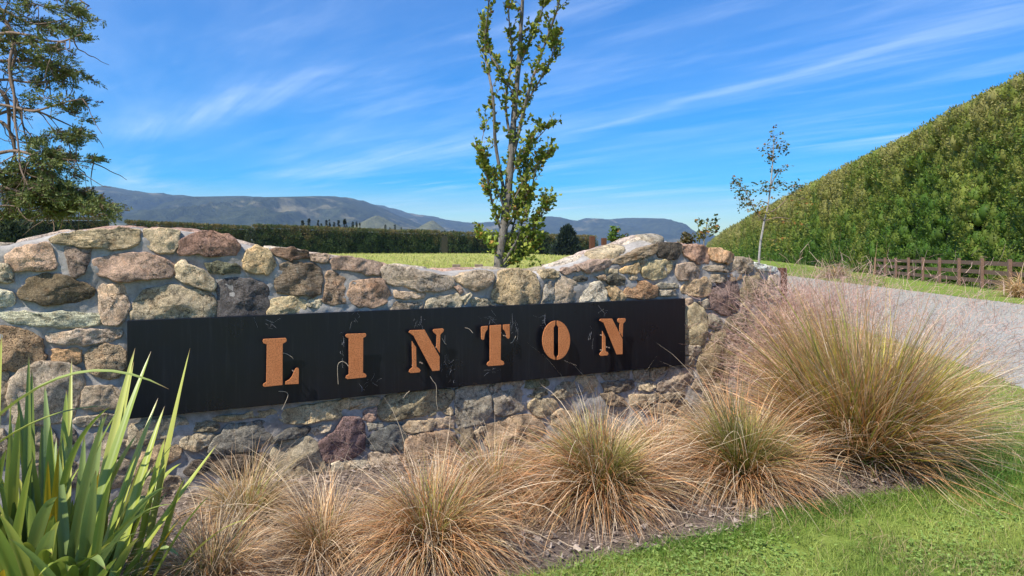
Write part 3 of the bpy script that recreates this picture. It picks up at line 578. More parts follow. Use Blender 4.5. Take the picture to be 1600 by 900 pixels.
def simple_tree(name, px, top, D, w, label, shape, cols, group=None, n=260, base_py=None):
    """distant tree with its own trunk and leaf-clump crown"""
    x = (px - 800) / F * D; z0 = gzf(x, D); H = CZ + (HOR - top) / F * D - z0; hw = w / F * D / 2
    root = empty(name, (x, D, z0), label=label, cat='tree', group=group)
    mb = MB(); mb.tube([(0, 0, -.2), (0, 0, H * .5), (0, 0, H * .93)], [hw * .12, hw * .08, hw * .02], 6); link('trunk', mb.mesh('trunk'), M_BARKD, root)
    hh = R.random(n); h = H * (.12 + .88 * hh) if shape == 'cone' else H * (.25 + .7 * hh)
    lay = .75 + .25 * np.sin(hh * 34 + R.random()) if shape == 'cone' else 1
    rr = hw * ((1 - hh) ** .8 * 1.05 + .04) * lay if shape == 'cone' else hw * np.sqrt(np.clip(1 - (2 * hh - 1) ** 2, .05, 1))
    th = R.random(n) * 6.283; q = np.sqrt(R.random(n)) if shape == 'cone' else R.random(n) ** .4
    C = np.c_[np.cos(th) * rr * q, np.sin(th) * rr * q, h - (q * rr * .25 if shape == 'cone' else 0)]
    nn = np.c_[np.cos(th), np.sin(th), np.full(n, .5)]; nn /= np.linalg.norm(nn, axis=1, keepdims=True); cols = np.array(cols); k = R.random((n, 1))
    V, Fc, cc = puff_cloud(C, hw * (.16 + .16 * R.random(n)), nn, cols[0] * (1 - k) + cols[1] * k, 14, .9); link('crown', mesh('crown', V, Fc, False, cc), M_FOL, root, kind='stuff')
PC = ((.010, .016, .010), (.022, .032, .016))
PINE = ['stubby pine top second from the left above the long hedge', 'tallest of the left pair of pine tops above the long hedge', 'slim pine top just left of the small gap, fourth from the left', 'short pine top fused to the slim one at its left, fifth from the left', 'left of the twin tall pine tops in the middle of the row', 'right of the twin tall pine tops in the middle of the row', 'short pine top filling the dip right of the twin tall tops', 'pine top standing just left of the tallest and widest pine', 'tallest and widest pine top in the middle of the row', 'slim pine top right of the widest pine', 'short pine top third from the right end of the main row', 'rightmost low pine top of the main row', 'leftmost pine of the small separate group further right', 'tiniest pine top of the small separate group further right', 'tallest pine of the small separate group further right', 'last pine at the right end of the small separate group', 'low dark treetop leftmost of all the pine tops']
for i, (px, top, w) in enumerate([(473, 346, 11), (483, 343, 11), (497, 345, 8), (502, 350, 7), (510, 344, 9), (515, 344, 8), (522, 348, 9), (529, 345, 10), (539, 343, 13), (551, 347, 9), (557, 348, 8), (562, 349, 7), (602, 352, 8), (609, 356, 6), (617, 352, 9), (627, 356, 6), (463, 353, 7)]):
    simple_tree('pine_tree', px, top, 185 + (i % 3) * 5, w, PINE[i], 'cone', PC, 'pine tops above the long hedge', 130)
simple_tree('conifer_tree', 886, 360, 150, 44, 'dark spreading conifer standing in front of the hedge left of the rusty posts', 'cone', ((.010, .020, .012), (.03, .045, .022)), None, 420)
for px, top, w, lb in [(694, 363, 20, 'hazy grey green tree filling the gap between two clipped hedges'), (707, 362, 18, 'rounded hazy tree above the gap at the right of the short hedge'), (748, 363, 10, 'tiny dark round treetop above the hedge left of the young tree'), (848, 363, 22, 'round dark treetop above the hedge right of the young tree'), (833, 366, 14, 'low round treetop half hidden by the young tree leaves'), (1009, 374, 12, 'small dark round treetop just above the slanted cap slab')]:
    simple_tree('broadleaf_tree', px, top, 235, w, lb, 'round', ((.025, .035, .022), (.05, .06, .035)), None, 150)
simple_tree('broadleaf_tree', 392, 358, 128, 16, 'dark bush closing the gap between the second and third clipped hedge', 'round', ((.03, .045, .02), (.06, .075, .03)), None, 150)
simple_tree('broadleaf_tree', 8, 340, 60, 60, 'grey green bush under the conifer at the left edge', 'round', ((.03, .05, .02), (.09, .11, .05)), None, 300)
for px, top, w, lb in ((925, 369, 7.5, 'taller dark rusty steel post, left one of the pair in the paddock'), (943.5, 372, 7, 'shorter dark rusty steel post, right one of the pair in the paddock')):
    D = 30; x = (px - 800) / F * D; z0 = gzf(x, D); h = CZ + (HOR - top) / F * D - z0; mb = MB(); mb.box((0, 0, h / 2 - .1), (w / F * D, w / F * D, h + .2), .2)
    o = link('steel_post', mb.mesh('steel_post'), M_RUSTD, None, (x, D, z0), label=lb, cat='post', group='rusty posts in the paddock'); bevel(o, .01)
for px, lb in ((713, 'left of the two blocky timber posts just past the wall dip left of the tree'), (748, 'blocky timber post just past the wall, nearest to the young tree trunk'), (853, 'blocky timber post just past the wall right of the young tree')):
    D = 12; x = (px - 800) / F * D; z0 = gzf(x, D); h = CZ - (413 - HOR) / F * D - z0; mb = MB(); mb.box((0, 0, h / 2 - .1), (.145, .12, h + .2), .1)
    o = link('timber_post', mb.mesh('timber_post'), M_TIMB, None, (x, D, z0), label=lb, cat='post', group='timber posts behind the wall'); bevel(o, .008)

# ------------------------------------------------------------------ post and rail fence
def fence():
    a = math.atan2(.3, 1); fx = lambda D: 11.45 + .298 * D
    root = empty('rail_fence', (fx(46.5), 46.5, 0), label='brown three rail timber fence along the grass verge in front of the tall hedge', cat='fence')
    Ds = [46.5 - 2.62 * i for i in range(12)]; pm = None; o0 = Vector(root.location)
    for i, D in enumerate(Ds):
        p = Vector((fx(D), D, gzf(fx(D), D))); mb = MB(); mb.box((0, 0, .58), (.12, .12, 1.40), 0)
        if pm is None: pm = mb.mesh('post')
        o = link('post', pm, M_FENCE, root, p - o0 + Vector((0, 0, rnd.uniform(-.015, .015))), -a + rnd.gauss(0, .02)); bevel(o, .006)
    for i in range(len(Ds) - 1):
        A = Vector((fx(Ds[i]), Ds[i], 0)); B = Vector((fx(Ds[i + 1]), Ds[i + 1], 0)); nr = Vector((-math.cos(a), math.sin(a), 0)); ln = (B - A).length
        za, zb = gzf(A.x, A.y), gzf(B.x, B.y)
        for h in (1.08, .70, .32):
            mb = MB(); c = (A + B) / 2 - o0 - nr * .085; d = (B - A).normalized(); q = []
            hw = ln / 2 - .004
            for s in (-1, 1):
                zc = (za if s < 0 else zb) + h + rnd.uniform(-.008, .008)
                for t_ in (-.02, .02):
                    for z_ in (-.085, .085): q.append(c + d * hw * s + nr * t_ + Vector((0, 0, zc + z_)))
            mb.add([v - c for v in q], [[0, 1, 3, 2], [4, 6, 7, 5], [0, 4, 5, 1], [2, 3, 7, 6], [1, 5, 7, 3], [0, 2, 6, 4]])
            o = link('rail', mb.mesh('rail'), M_FENCE, root, c)
fence()

# ------------------------------------------------------------------ the stone wall
P1 = Vector((-2.342, 4.06)); P2 = Vector((1.555, 6.0)); TX = (P2 - P1).normalized(); NR = Vector((TX.y, -TX.x))   # NR faces the eye
WROT = math.atan2(TX.y, TX.x)
SIGN_OFF = 0.0       # front of the sign panel lies on the line P1-P2
FACE = -.062         # the mortar face lies this far behind it
def onwall(px, py, off):
    """pixel -> (s, z) on the plane parallel to the wall, off metres in front of P1-P2"""
    u = (px - 800) / F; o = P1 + NR * off
    # (u*D, D) = o + TX*s
    # u*(o.y + TX.y s) = o.x + TX.x s
    s = (u * o.y - o.x) / (TX.x - u * TX.y); D = o.y + TX.y * s
    return s, CZ - (py - HOR) / F * D
wall = empty('stone_wall', (P1.x, P1.y, 0), WROT, label='low curved-top wall of mixed fieldstones set in grey mortar', cat='wall')
# in wall space: x along the wall, y = into the wall (away from the eye), z up. Eye side is -y
TOPPX = [(-330, 420), (-120, 400), (0, 389), (60, 376), (85, 369), (210, 361), (280, 366), (330, 371), (370, 384), (400, 390), (480, 400), (515, 407), (597, 419), (650, 424), (705, 430), (755, 427), (785, 427), (835, 431), (862, 427), (900, 420), (925, 412), (954, 408), (982, 400), (1020, 385), (1040, 384), (1085, 386), (1110, 393), (1125, 392), (1146, 401), (1170, 408), (1195, 416), (1218, 422)]
tp = np.array([onwall(x, y, FACE) for x, y in TOPPX]); S0 = tp[0, 0]; S1 = onwall(1220, 400, FACE)[0]
TH = .52
SR0, SR1, SR2 = (onwall(q_, 400, FACE)[0] for q_ in (880, 950, 1060))
def CROWN(s): return .030 + .045 * np.interp(s, [SR0, SR1, SR2 - .1, SR2], [0, 1, 1, 0])
def wall_body():
    # stones' outlines, to let the mortar sink a little beside them
    ss = np.arange(S0, S1 + .001, .016); zt = np.interp(ss, tp[:, 0], tp[:, 1]); nf = 96
    rows = []
    for k in range(nf + 1):
        z = -.15 + (zt + .15) * k / nf; y = -FACE * 0 + 0 * z
        nz = (fbm(ss * 7 + 3, z * 7 + 1, 4) - .5) * .045 + (fbm(ss * 30, z * 30, 3) - .5) * .012
        edge = np.clip((k / nf - .975) / .025, 0, 1) * .02
        rows.append(np.c_[ss, y - nz + edge, z])
    for k in range(1, 22):
        q = k / 21; y = q * TH; cr = CROWN(ss) * math.sin(math.pi * min(q * 1.1, 1)) ** .6
        z = zt + cr + (fbm(ss * 9, y * 9 + 0 * ss, 4) - .5) * .03 - .02 * (q > .97)
        rows.append(np.c_[ss, y + 0 * ss + .02, z])
    for k in range(1, 10): rows.append(np.c_[ss, np.full(len(ss), TH + .02) + (fbm(ss * 7, ss * 0 + k, 3) - .5) * .02, zt * (1 - k / 9) - .15 * k / 9])
    V = np.stack(rows, 0); ny, nx = V.shape[:2]; V = V.reshape(-1, 3)
    i = np.arange((nx - 1) * (ny - 1)); a = i // (nx - 1) * nx + i % (nx - 1); quads = np.stack([a, a + 1, a + nx + 1, a + nx], -1).tolist()
    quads.append([r * nx for r in range(ny)]); quads.append([r * nx + nx - 1 for r in range(ny)][::-1])
    o = link('mortar', mesh('mortar', V, quads), M_MORTAR, wall, (0, -FACE, 0)); return o
wall_body()

def stone(poly, off=(0, 0), rgb=(140, 125, 105), kind='rough', H=None, seed=0, deep=.07, cap=False):
    pts = [onwall(off[0] + x / 4, off[1] + y / 4, FACE + .02) for x, y in poly]
    if sum(pts[i][0] * pts[(i + 1) % len(pts)][1] - pts[(i + 1) % len(pts)][0] * pts[i][1] for i in range(len(pts))) < 0: pts = pts[::-1]
    P_ = np.array(pts); per = np.linalg.norm(np.roll(P_, -1, 0) - P_, axis=1); n = len(P_)
    # resample: corners kept but rounded
    NSEG = 44; d = np.r_[0, np.cumsum(per)]; t = np.linspace(0, d[-1], NSEG, endpoint=False); Q_ = np.vstack([P_, P_[:1]])
    o = np.stack([np.interp(t, d, Q_[:, 0]), np.interp(t, d, Q_[:, 1])], 1)
    for _ in range(1): o = (np.roll(o, 1, 0) + 2 * o + np.roll(o, -1, 0)) / 4
    c = o.mean(0); w = np.ptp(o[:, 0]); h = np.ptp(o[:, 1]); o = c + (o - c) * (1 + .0150 / max(.04, math.sqrt(w * h))); size = math.sqrt(w * h); rr = random.Random(seed * 13 + 5)
    o = o + (np.stack([fbm(t * 26 + seed, t * 0 + 2, 3), fbm(t * 26 + seed + 50, t * 0 + 8, 3)], 1) - .5) * .028
    if H is None: H = min(.042, .016 + size * .085) * rr.uniform(.8, 1.2)
    planes = [(rr.uniform(-.26, .26), rr.uniform(-.30, .24), rr.uniform(.0, .35) * H) for _ in range(6)]
    rings = [(1.0, -deep), (1.03, -.012), (1.035, .35), (1.025, .66), (1.0, .86), (.965, .95), (.90, .98), (.78, 1), (.64, 1), (.5, 1), (.36, 1), (.22, 1), (.1, 1)]
    V = []; 
    for k, (sc, hh) in enumerate(rings):
        q = (o - c) * sc
        if hh <= 0: y = np.full(NSEG, -hh if hh != -.012 else .012)
        else:
            fac = np.full(NSEG, H)
            for a, b_, e in planes: fac = np.minimum(fac, H + e * 1.0 + a * q[:, 0] + b_ * q[:, 1])
            fac = np.maximum(fac, H * .40)
            x_ = q[:, 0] + c[0]; z_ = q[:, 1] + c[1]
            nz = (fbm(x_ * 12 + seed * 3, z_ * 12 + 9, 4) - .5) * .034 * min(1, size / .16) + (fbm(x_ * 40 + seed, z_ * 40, 3) - .5) * .014
            y = -(fac * hh + nz * min(1, hh * 1.2))
        if 0 < hh < 1:
            wob = (fbm((np.arange(NSEG) * .55) + seed, np.full(NSEG, k * .6), 3) - .5) * .05 * (1 - abs(hh - .5)); q = q * (1 + wob[:, None])
        V.append(np.c_[q[:, 0], y, q[:, 1]])
    V = np.concatenate(V + [[[0, V[-1][:, 1].mean(), 0]]]); nr = len(rings); Fc = []
    for k in range(nr - 1):
        for i in range(NSEG): j = (i + 1) % NSEG; Fc.append([k * NSEG + i, k * NSEG + j, (k + 1) * NSEG + j, (k + 1) * NSEG + i])
    for i in range(NSEG): Fc.append([(nr - 1) * NSEG + i, (nr - 1) * NSEG + (i + 1) % NSEG, nr * NSEG])
    Fc.append(list(range(NSEG))[::-1])
    me = mesh('stone', V, Fc); ob = link('stone', me, STONE[kind], wall, (c[0], -FACE, c[1]))
    l = lin(*rgb); gm = (l[0] + l[1] + l[2]) / 3; ob.color = (*[min(.75, (gm + (x - gm) * .72) * k) for x, k in zip(l, (1.78, 1.63, 1.42))], 1)
    return ob
A_, B_, C_, D_, E_, F_, G_, H_ = (0, 340), (0, 540), (350, 340), (250, 560), (650, 360), (600, 540), (900, 360), (900, 540)
STONES = [
 (A_, [(30,235),(100,195),(290,160),(320,200),(355,290),(340,325),(80,335),(45,300)], (185,148,118), 'rough'),
 (A_, [(325,140),(350,105),(500,85),(700,70),(860,72),(865,110),(845,180),(700,198),(600,190),(450,175),(370,165)], (158,142,108), 'flaky'),
 (A_, [(395,190),(565,190),(555,260),(530,340),(480,380),(440,360),(430,300),(400,230)], (122,106,94), 'rough'),
 (A_, [(900,80),(1000,68),(1115,85),(1110,180),(1070,215),(1000,230),(940,190),(905,140)], (165,148,116), 'rough'),
 (A_, [(1125,160),(1150,130),(1250,90),(1340,90),(1430,120),(1500,175),(1470,235),(1350,240),(1250,230),(1130,232)], (128,98,84), 'rough'),
 (A_, [(585,320),(600,265),(700,235),(850,215),(1000,250),(1085,300),(1060,370),(950,385),(800,400),(700,385),(600,355)], (148,122,104), 'rough'),
 (A_, [(120,490),(160,410),(200,370),(320,355),(430,375),(580,455),(560,500),(450,535),(300,542),(180,525)], (98,86,64), 'rough'),
 (A_, [(622,430),(770,428),(785,520),(800,560),(770,655),(700,675),(640,660),(625,540)], (168,145,120), 'rough'),
 (A_, [(1285,285),(1330,280),(1470,290),(1500,310),(1490,345),(1390,350),(1320,335)], (92,94,74), 'rough'),
 (A_, [(1105,300),(1140,270),(1190,300),(1270,330),(1340,410),(1320,455),(1250,440),(1150,410),(1100,370)], (172,156,124), 'rough'),
 (A_, [(820,640),(850,520),(900,460),(1080,418),(1200,450),(1310,480),(1340,530),(1335,625),(1100,640)], (152,138,110), 'rough'),
 (A_, [(0,590),(100,585),(400,590),(610,600),(620,650),(560,680),(450,690),(250,680),(90,665),(20,640)], (188,176,148), 'flaky'),
 (A_, [(-60,270),(40,300),(75,400),(-60,405)], (150,140,115), 'rough'),
 (A_, [(-60,450),(30,455),(75,500),(60,545),(0,555),(-60,550)], (182,172,146), 'rough'),
 (A_, [(290,740),(310,715),(550,700),(750,698),(750,745),(640,785),(480,800),(330,780)], (168,150,130), 'rough'),
 (A_, [(-60,690),(80,690),(190,715),(255,770),(272,880),(200,930),(60,955),(-60,960)], (142,116,84), 'pitted'),
 (A_, [(325,830),(360,820),(495,830),(500,900),(460,910),(340,900)], (178,140,92), 'flaky'),
 (A_, [(525,860),(560,820),(640,800),(740,805),(790,850),(785,930),(740,990),(680,1010),(560,970),(530,910)], (152,132,102), 'pitted'),
 (A_, [(1370,400),(1450,378),(1600,390),(1655,410),(1675,490),(1685,585),(1670,615),(1368,630)], (78,74,74), 'speckled'),
 (C_, [(120,270),(150,200),(200,180),(280,200),(320,270),(310,320),(270,350),(160,340),(125,320)], (170,148,104), 'rough'),
 (B_, [(80,190),(200,120),(380,110),(500,150),(522,220),(515,280),(470,330),(470,400),(420,470),(300,485),(100,480),(60,350)], (152,138,118), 'rough'),
 (B_, [(515,290),(540,250),(640,250),(740,275),(770,330),(730,380),(600,400),(515,390)], (152,136,112), 'rough'),
 (B_, [(460,470),(500,440),(700,430),(720,450),(700,490),(560,500),(470,495)], (150,140,120), 'rough'),
 (B_, [(800,640),(830,500),(900,470),(1040,455),(1155,450),(1165,510),(1100,560),(1000,580),(930,600),(860,632)], (160,148,120), 'rough'),
 (B_, [(1195,490),(1220,480),(1350,480),(1365,510),(1340,530),(1220,530)], (130,120,94), 'flaky'),
 (B_, [(1135,590),(1180,555),(1300,540),(1340,560),(1310,620),(1230,655),(1150,640)], (152,140,114), 'rough'),
 (B_, [(870,740),(900,650),(1000,600),(1080,580),(1120,640),(1125,690),(1060,730),(950,790),(840,810)], (148,126,94), 'rough'),
 (B_, [(390,530),(450,520),(480,600),(430,620),(390,600)], (100,92,80), 'rough'),
 (B_, [(1150,790),(1190,740),(1250,710),(1300,740),(1290,790),(1200,810)], (74,68,62), 'pitted'),
 (B_, [(600,560),(700,550),(800,600),(780,680),(640,700),(590,640)], (142,130,110), 'rough'),
 (B_, [(100,520),(300,510),(360,600),(340,700),(120,700)], (132,122,102), 'rough'),
 (B_, [(600,740),(800,720),(830,830),(780,880),(620,880)], (140,126,104), 'rough'),
 (B_, [(860,850),(1000,820),(1120,830),(1130,900),(1000,940),(880,930)], (138,124,100), 'rough'),
 (B_, [(180,760),(380,730),(540,760),(560,860),(300,900),(180,860)], (120,110,94), 'rough'),
 (B_, [(-80,560),(20,540),(60,640),(40,740),(-80,750)], (140,128,108), 'rough'),
 (B_, [(-60,180),(40,180),(50,300),(30,420),(-60,430)], (150,136,114), 'rough'),
 (C_, [(300,205),(350,185),(430,190),(520,215),(530,250),(430,270),(370,245),(310,215)], (122,98,78), 'flaky'),
 (C_, [(545,235),(600,228),(665,238),(650,270),(600,275),(560,262)], (152,130,110), 'rough'),
 (C_, [(340,310),(400,285),(560,290),(610,330),(615,400),(595,480),(560,490),(400,480),(345,470),(328,420)], (118,104,86), 'flaky'),
 (C_, [(680,260),(750,248),(850,252),(990,290),(970,350),(920,360),(800,335),(690,325)], (142,120,104), 'rough'),
 (C_, [(985,330),(1010,295),(1100,300),(1300,345),(1420,370),(1435,430),(1330,470),(1280,455),(1220,460),(1150,430),(1060,430),(1010,400)], (152,138,120), 'rough'),
 (C_, [(630,470),(650,340),(680,340),(750,380),(780,400),(760,530),(670,550),(628,530)], (152,128,104), 'flaky'),
 (C_, [(790,440),(810,395),(960,388),(1000,400),(1045,490),(1030,530),(950,555),(870,558),(800,540),(782,500)], (152,124,102), 'rough'),
 (C_, [(1070,455),(1150,465),(1255,475),(1250,498),(1100,510),(1078,500)], (168,148,124), 'rough'),
 (C_, [(1060,545),(1100,530),(1240,530),(1242,570),(1060,585)], (142,128,110), 'rough'),
 (C_, [(285,590),(310,510),(440,502),(505,515),(508,570),(500,605),(285,616)], (168,152,112), 'rough'),
 (C_, [(525,545),(540,515),(615,515),(612,555),(550,562)], (168,158,130), 'rough'),
 (C_, [(1265,560),(1290,500),(1460,482),(1482,520),(1480,562),(1270,575)], (152,142,120), 'rough'),
 (C_, [(1450,440),(1480,432),(1500,460),(1480,475)], (152,124,104), 'rough'),
 (C_, [(1485,500),(1540,475),(1555,490),(1510,545)], (150,142,118), 'rough'),
 (D_, [(325,370),(500,350),(700,320),(718,345),(680,370),(500,380),(400,402),(325,385)], (152,136,98), 'rough'),
 (D_, [(735,375),(780,320),(1000,280),(1175,255),(1170,330),(1120,370),(960,400),(800,410)], (162,146,108), 'rough'),
 (D_, [(1190,290),(1200,260),(1370,243),(1368,298),(1280,305),(1190,325)], (152,138,110), 'rough'),
 (D_, [(1268,340),(1300,320),(1358,320),(1358,350),(1330,390),(1280,385)], (148,120,104), 'rough'),
 (D_, [(350,500),(430,420),(600,395),(700,400),(720,440),(690,500),(640,560),(420,600),(300,600),(320,540)], (108,106,98), 'rough'),
 (D_, [(700,520),(760,460),(900,425),(940,440),(900,480),(740,525)], (90,90,86), 'rough'),
 (D_, [(952,440),(1000,425),(1062,415),(1060,450),(970,485)], (162,150,130), 'rough'),
 (D_, [(985,560),(1000,520),(1110,440),(1140,370),(1230,370),(1270,400),(1280,480),(1275,570),(1200,630),(1060,650),(1010,610)], (112,90,90), 'pitted'),
 (D_, [(1300,405),(1390,405),(1395,430),(1310,458)], (140,135,120), 'rough'),
 (D_, [(1285,540),(1330,470),(1440,420),(1520,420),(1545,490),(1520,570),(1440,590),(1340,570)], (84,87,85), 'speckled'),
 (D_, [(690,600),(740,540),(860,520),(870,500),(920,490),(980,530),(1000,590),(1030,650),(1040,720),(900,780),(700,780),(680,680)], (142,132,108), 'rough'),
 (D_, [(1075,660),(1180,620),(1280,640),(1310,680),(1250,685),(1090,710)], (164,156,134), 'rough'),
 (D_, [(1100,740),(1150,710),(1300,700),(1320,740),(1200,785)], (126,118,100), 'rough'),
 (D_, [(1305,600),(1400,585),(1530,600),(1545,700),(1420,750),(1330,720)], (152,136,116), 'rough'),
 (D_, [(300,620),(600,590),(680,620),(670,700),(560,730),(430,730),(300,700)], (100,88,74), 'flaky'),
 (D_, [(700,810),(900,800),(1060,800),(1090,870),(900,900),(700,880)], (132,122,102), 'rough'),
 (D_, [(380,770),(560,750),(660,790),(650,870),(420,880)], (120,110,94), 'rough'),
 (D_, [(1110,810),(1280,790),(1420,780),(1440,870),(1200,900)], (136,126,106), 'rough'),
 (F_, [(0,330),(100,300),(280,278),(420,272),(430,330),(410,370),(370,400),(300,440),(180,445),(60,470),(0,460),(-30,420)], (134,124,94), 'rough'),
 (F_, [(128,500),(150,475),(300,465),(318,490),(300,525),(180,545),(140,530)], (152,134,106), 'rough'),
 (F_, [(325,490),(333,460),(440,448),(440,510),(332,512)], (150,132,110), 'rough'),
 (F_, [(455,400),(450,300),(480,270),(625,242),(665,320),(672,400),(630,470),(560,505),(450,500),(448,450)], (138,132,116), 'rough'),
 (F_, [(375,415),(420,385),(435,400),(430,430),(390,432)], (146,132,106), 'rough'),
 (F_, [(665,260),(720,232),(862,220),(878,280),(876,400),(780,430),(700,440),(685,350)], (144,134,116), 'rough'),
 (F_, [(890,226),(960,208),(1020,218),(1030,250),(940,266),(890,260)], (112,112,80), 'rough'),
 (F_, [(892,300),(900,275),(1030,270),(1030,300),(940,330),(895,320)], (132,126,98), 'rough'),
 (F_, [(910,370),(960,330),(1060,335),(1090,380),(1050,430),(960,450),(920,410)], (148,134,104), 'rough'),
 (F_, [(1040,305),(1100,240),(1178,235),(1178,310),(1100,335)], (142,130,104), 'rough'),
 (F_, [(1192,240),(1230,195),(1320,190),(1340,240),(1320,290),(1230,300),(1192,290)], (148,132,104), 'rough'),
 (F_, [(645,490),(760,470),(800,440),(900,432),(990,470),(1000,560),(900,630),(720,640),(640,620)], (148,126,98), 'rough'),
 (F_, [(140,590),(200,550),(400,535),(440,560),(440,680),(300,740),(150,740),(130,650)], (142,120,96), 'rough'),
 (F_, [(570,540),(600,515),(636,518),(632,560),(580,570)], (140,126,104), 'rough'),
 (F_, [(455,525),(555,520),(558,640),(460,640)], (122,110,90), 'rough'),
 (F_, [(1050,440),(1100,400),(1180,420),(1180,500),(1060,500)], (140,124,100), 'rough'),
 (F_, [(480,670),(620,660),(760,670),(770,750),(600,770),(490,750)], (130,118,98), 'rough'),
 (F_, [(820,660),(960,640),(1080,660),(1060,740),(860,750)], (132,118,96), 'rough'),
 (H_, [(170,180),(330,158),(335,205),(190,212)], (130,122,104), 'rough'),
 (H_, [(365,158),(455,148),(465,210),(380,225)], (136,126,106), 'rough'),
 (H_, [(470,148),(560,130),(585,138),(500,215),(476,210)], (142,130,104), 'rough'),
 (H_, [(390,240),(420,232),(500,235),(500,262),(460,285),(400,275)], (178,162,130), 'rough'),
 (H_, [(515,240),(600,150),(700,135),(738,190),(700,260),(620,280),(520,290)], (142,128,112), 'rough'),
 (H_, [(720,262),(752,205),(780,250),(760,278)], (130,116,98), 'rough'),
 (H_, [(170,235),(250,222),(360,216),(360,270),(280,290),(190,290)], (112,102,88), 'flaky'),
 (H_, [(340,310),(430,305),(438,385),(350,375)], (140,126,102), 'rough'),
 (H_, [(445,310),(520,296),(532,345),(450,360)], (142,130,108), 'rough'),
 (H_, [(540,305),(700,285),(715,320),(545,345)], (130,116,96), 'rough'),
 (H_, [(672,70),(740,65),(748,130),(668,128)], (146,134,112), 'rough'),
 (G_, [(660,728),(700,718),(775,720),(780,760),(750,780),(660,778)], (154,144,124), 'rough'),
 (H_, [(760,130),(780,30),(820,-30),(900,10),(960,40),(985,100),(920,230),(800,240)], (128,114, 86), 'pitted'),
 (H_, [(160,300),(240,296),(300,330),(325,375),(200,370)], (132,116,94), 'rough'),
 (H_, [(440,375),(600,355),(700,340),(720,420),(440,430)], (126,112,94), 'rough'),
 (H_, [(800,260),(930,240),(960,330),(900,400),(800,390)], (112,100,84), 'rough'),
 (G_, [(670,500),(720,465),(760,458),(800,500),(830,570),(810,690),(780,715),(670,712),(668,600)], (158,146,110), 'rough'),
 (G_, [(670,430),(730,425),(740,470),(692,492)], (142,124,108), 'rough'),
 (G_, [(770,450),(825,430),(830,480),(800,485)], (140,132,115), 'rough'),
 (G_, [(832,540),(845,515),(910,555),(928,610),(880,618),(840,600)], (142,136,120), 'rough'),
 (G_, [(825,660),(860,630),(930,622),(952,680),(930,740),(880,720)], (132,120,94), 'pitted'),
 (G_, [(835,370),(900,330),(1000,315),(1025,370),(1028,480),(960,535),(850,490),(835,440)], (118,98,92), 'rough'),
 (G_, [(1035,400),(1060,290),(1140,285),(1210,340),(1205,420),(1160,445),(1040,445)], (128,116,90), 'flaky'),
 (G_, [(1212,285),(1275,278),(1282,395),(1230,390),(1212,360)], (168,152,134), 'rough'),
 (G_, [(1210,430),(1250,402),(1280,410),(1270,440)], (150,138,120), 'rough'),
 (G_, [(1035,470),(1060,452),(1108,457),(1108,500),(1040,508)], (132,118,104), 'rough'),
 (G_, [(1118,460),(1190,455),(1200,490),(1118,510)], (140,118,106), 'rough'),
 (G_, [(935,600),(960,540),(1050,515),(1100,530),(1110,590),(1000,630),(945,632)], (106,98,80), 'rough'),
 (G_, [(960,660),(1080,640),(1090,680),(960,690)], (122,108,94), 'rough'),
 (G_, [(945,740),(980,705),(1050,710),(1045,755),(960,755)], (130,120,106), 'rough'),
 (G_, [(636,215),(700,205),(780,210),(775,290),(740,310),(650,310),(638,270)], (148,130,112), 'rough'),
 (G_, [(800,235),(830,220),(990,215),(1003,240),(985,262),(820,250)], (148,136,118), 'flaky'),
 (G_, [(510,130),(530,75),(660,85),(672,120),(640,175),(570,182),(520,160)], (74,68,60), 'pitted'),
 (G_, [(680,100),(740,88),(800,95),(838,120),(832,205),(760,205),(690,160)], (150,116,94), 'rough'),
 (G_, [(843,115),(900,110),(985,150),(990,190),(950,206),(860,190),(844,160)], (180,142,98), 'rough'),
 (G_, [(996,165),(1080,175),(1115,200),(1110,240),(1080,268),(1020,262),(994,220)], (152,138,116), 'rough'),
 (G_, [(1120,200),(1180,215),(1258,232),(1260,258),(1140,250)], (200,190,174), 'rough'),
 (G_, [(1122,262),(1160,270),(1140,287)], (120,108,90), 'rough'),
 (G_, [(835,290),(850,272),(940,278),(942,320),(850,325)], (132,120,100), 'rough'),
 (G_, [(948,274),(1040,268),(1040,305),(985,318),(952,300)], (142,118,92), 'pitted'),
 (G_, [(665,360),(700,325),(780,305),(820,292),(850,350),(840,400),(800,415),(720,410),(670,390)], (165,142,106), 'pitted'),
 (G_, [(520,340),(545,330),(640,335),(640,358),(530,362)], (130,125,108), 'rough'),
 (G_, [(537,378),(625,372),(630,408),(540,410)], (152,142,122), 'rough'),
 (G_, [(305,380),(380,312),(440,325),(510,355),(515,410),(440,430),(330,420)], (156,120,82), 'pitted'),
 (G_, [(415,240),(470,190),(600,190),(608,240),(570,290),(490,308),(430,290)], (164,150,108), 'rough'),
 (G_, [(410,190),(430,175),(455,180),(430,230),(412,225)], (150,136,112), 'rough'),
 (G_, [(270,250),(390,200),(405,235),(380,268),(280,266)], (168,144, 98), 'rough'),
 (G_, [(193,255),(200,245),(262,245),(260,265),(200,268)], (160,146,114), 'rough'),
 (G_, [(200,290),(240,275),(300,285),(312,340),(250,345),(205,330)], (94,92,80), 'flaky'),
 (G_, [(335,282),(375,280),(378,303),(340,305)], (158,142,116), 'rough'),
 (G_, [(130,285),(190,280),(192,312),(150,302)], (150,130,104), 'rough'),
 (G_, [(200,352),(250,350),(315,410),(300,440),(225,440)], (168,142, 98), 'rough'),
 (G_, [(25,448),(60,370),(110,325),(160,330),(190,370),(198,445)], (162,155,138), 'rough'),
 (G_, [(235,190),(330,150),(480,85),(515,90),(500,140),(400,175),(290,208),(240,208)], (140,124, 98), 'flaky'),
 (G_, [(20,215),(100,190),(215,180),(220,220),(150,250),(90,265),(50,250)], (144,122,108), 'rough'),
 (E_, [(912,255),(950,235),(1020,232),(1025,255),(940,270)], (132,112, 98), 'rough'),
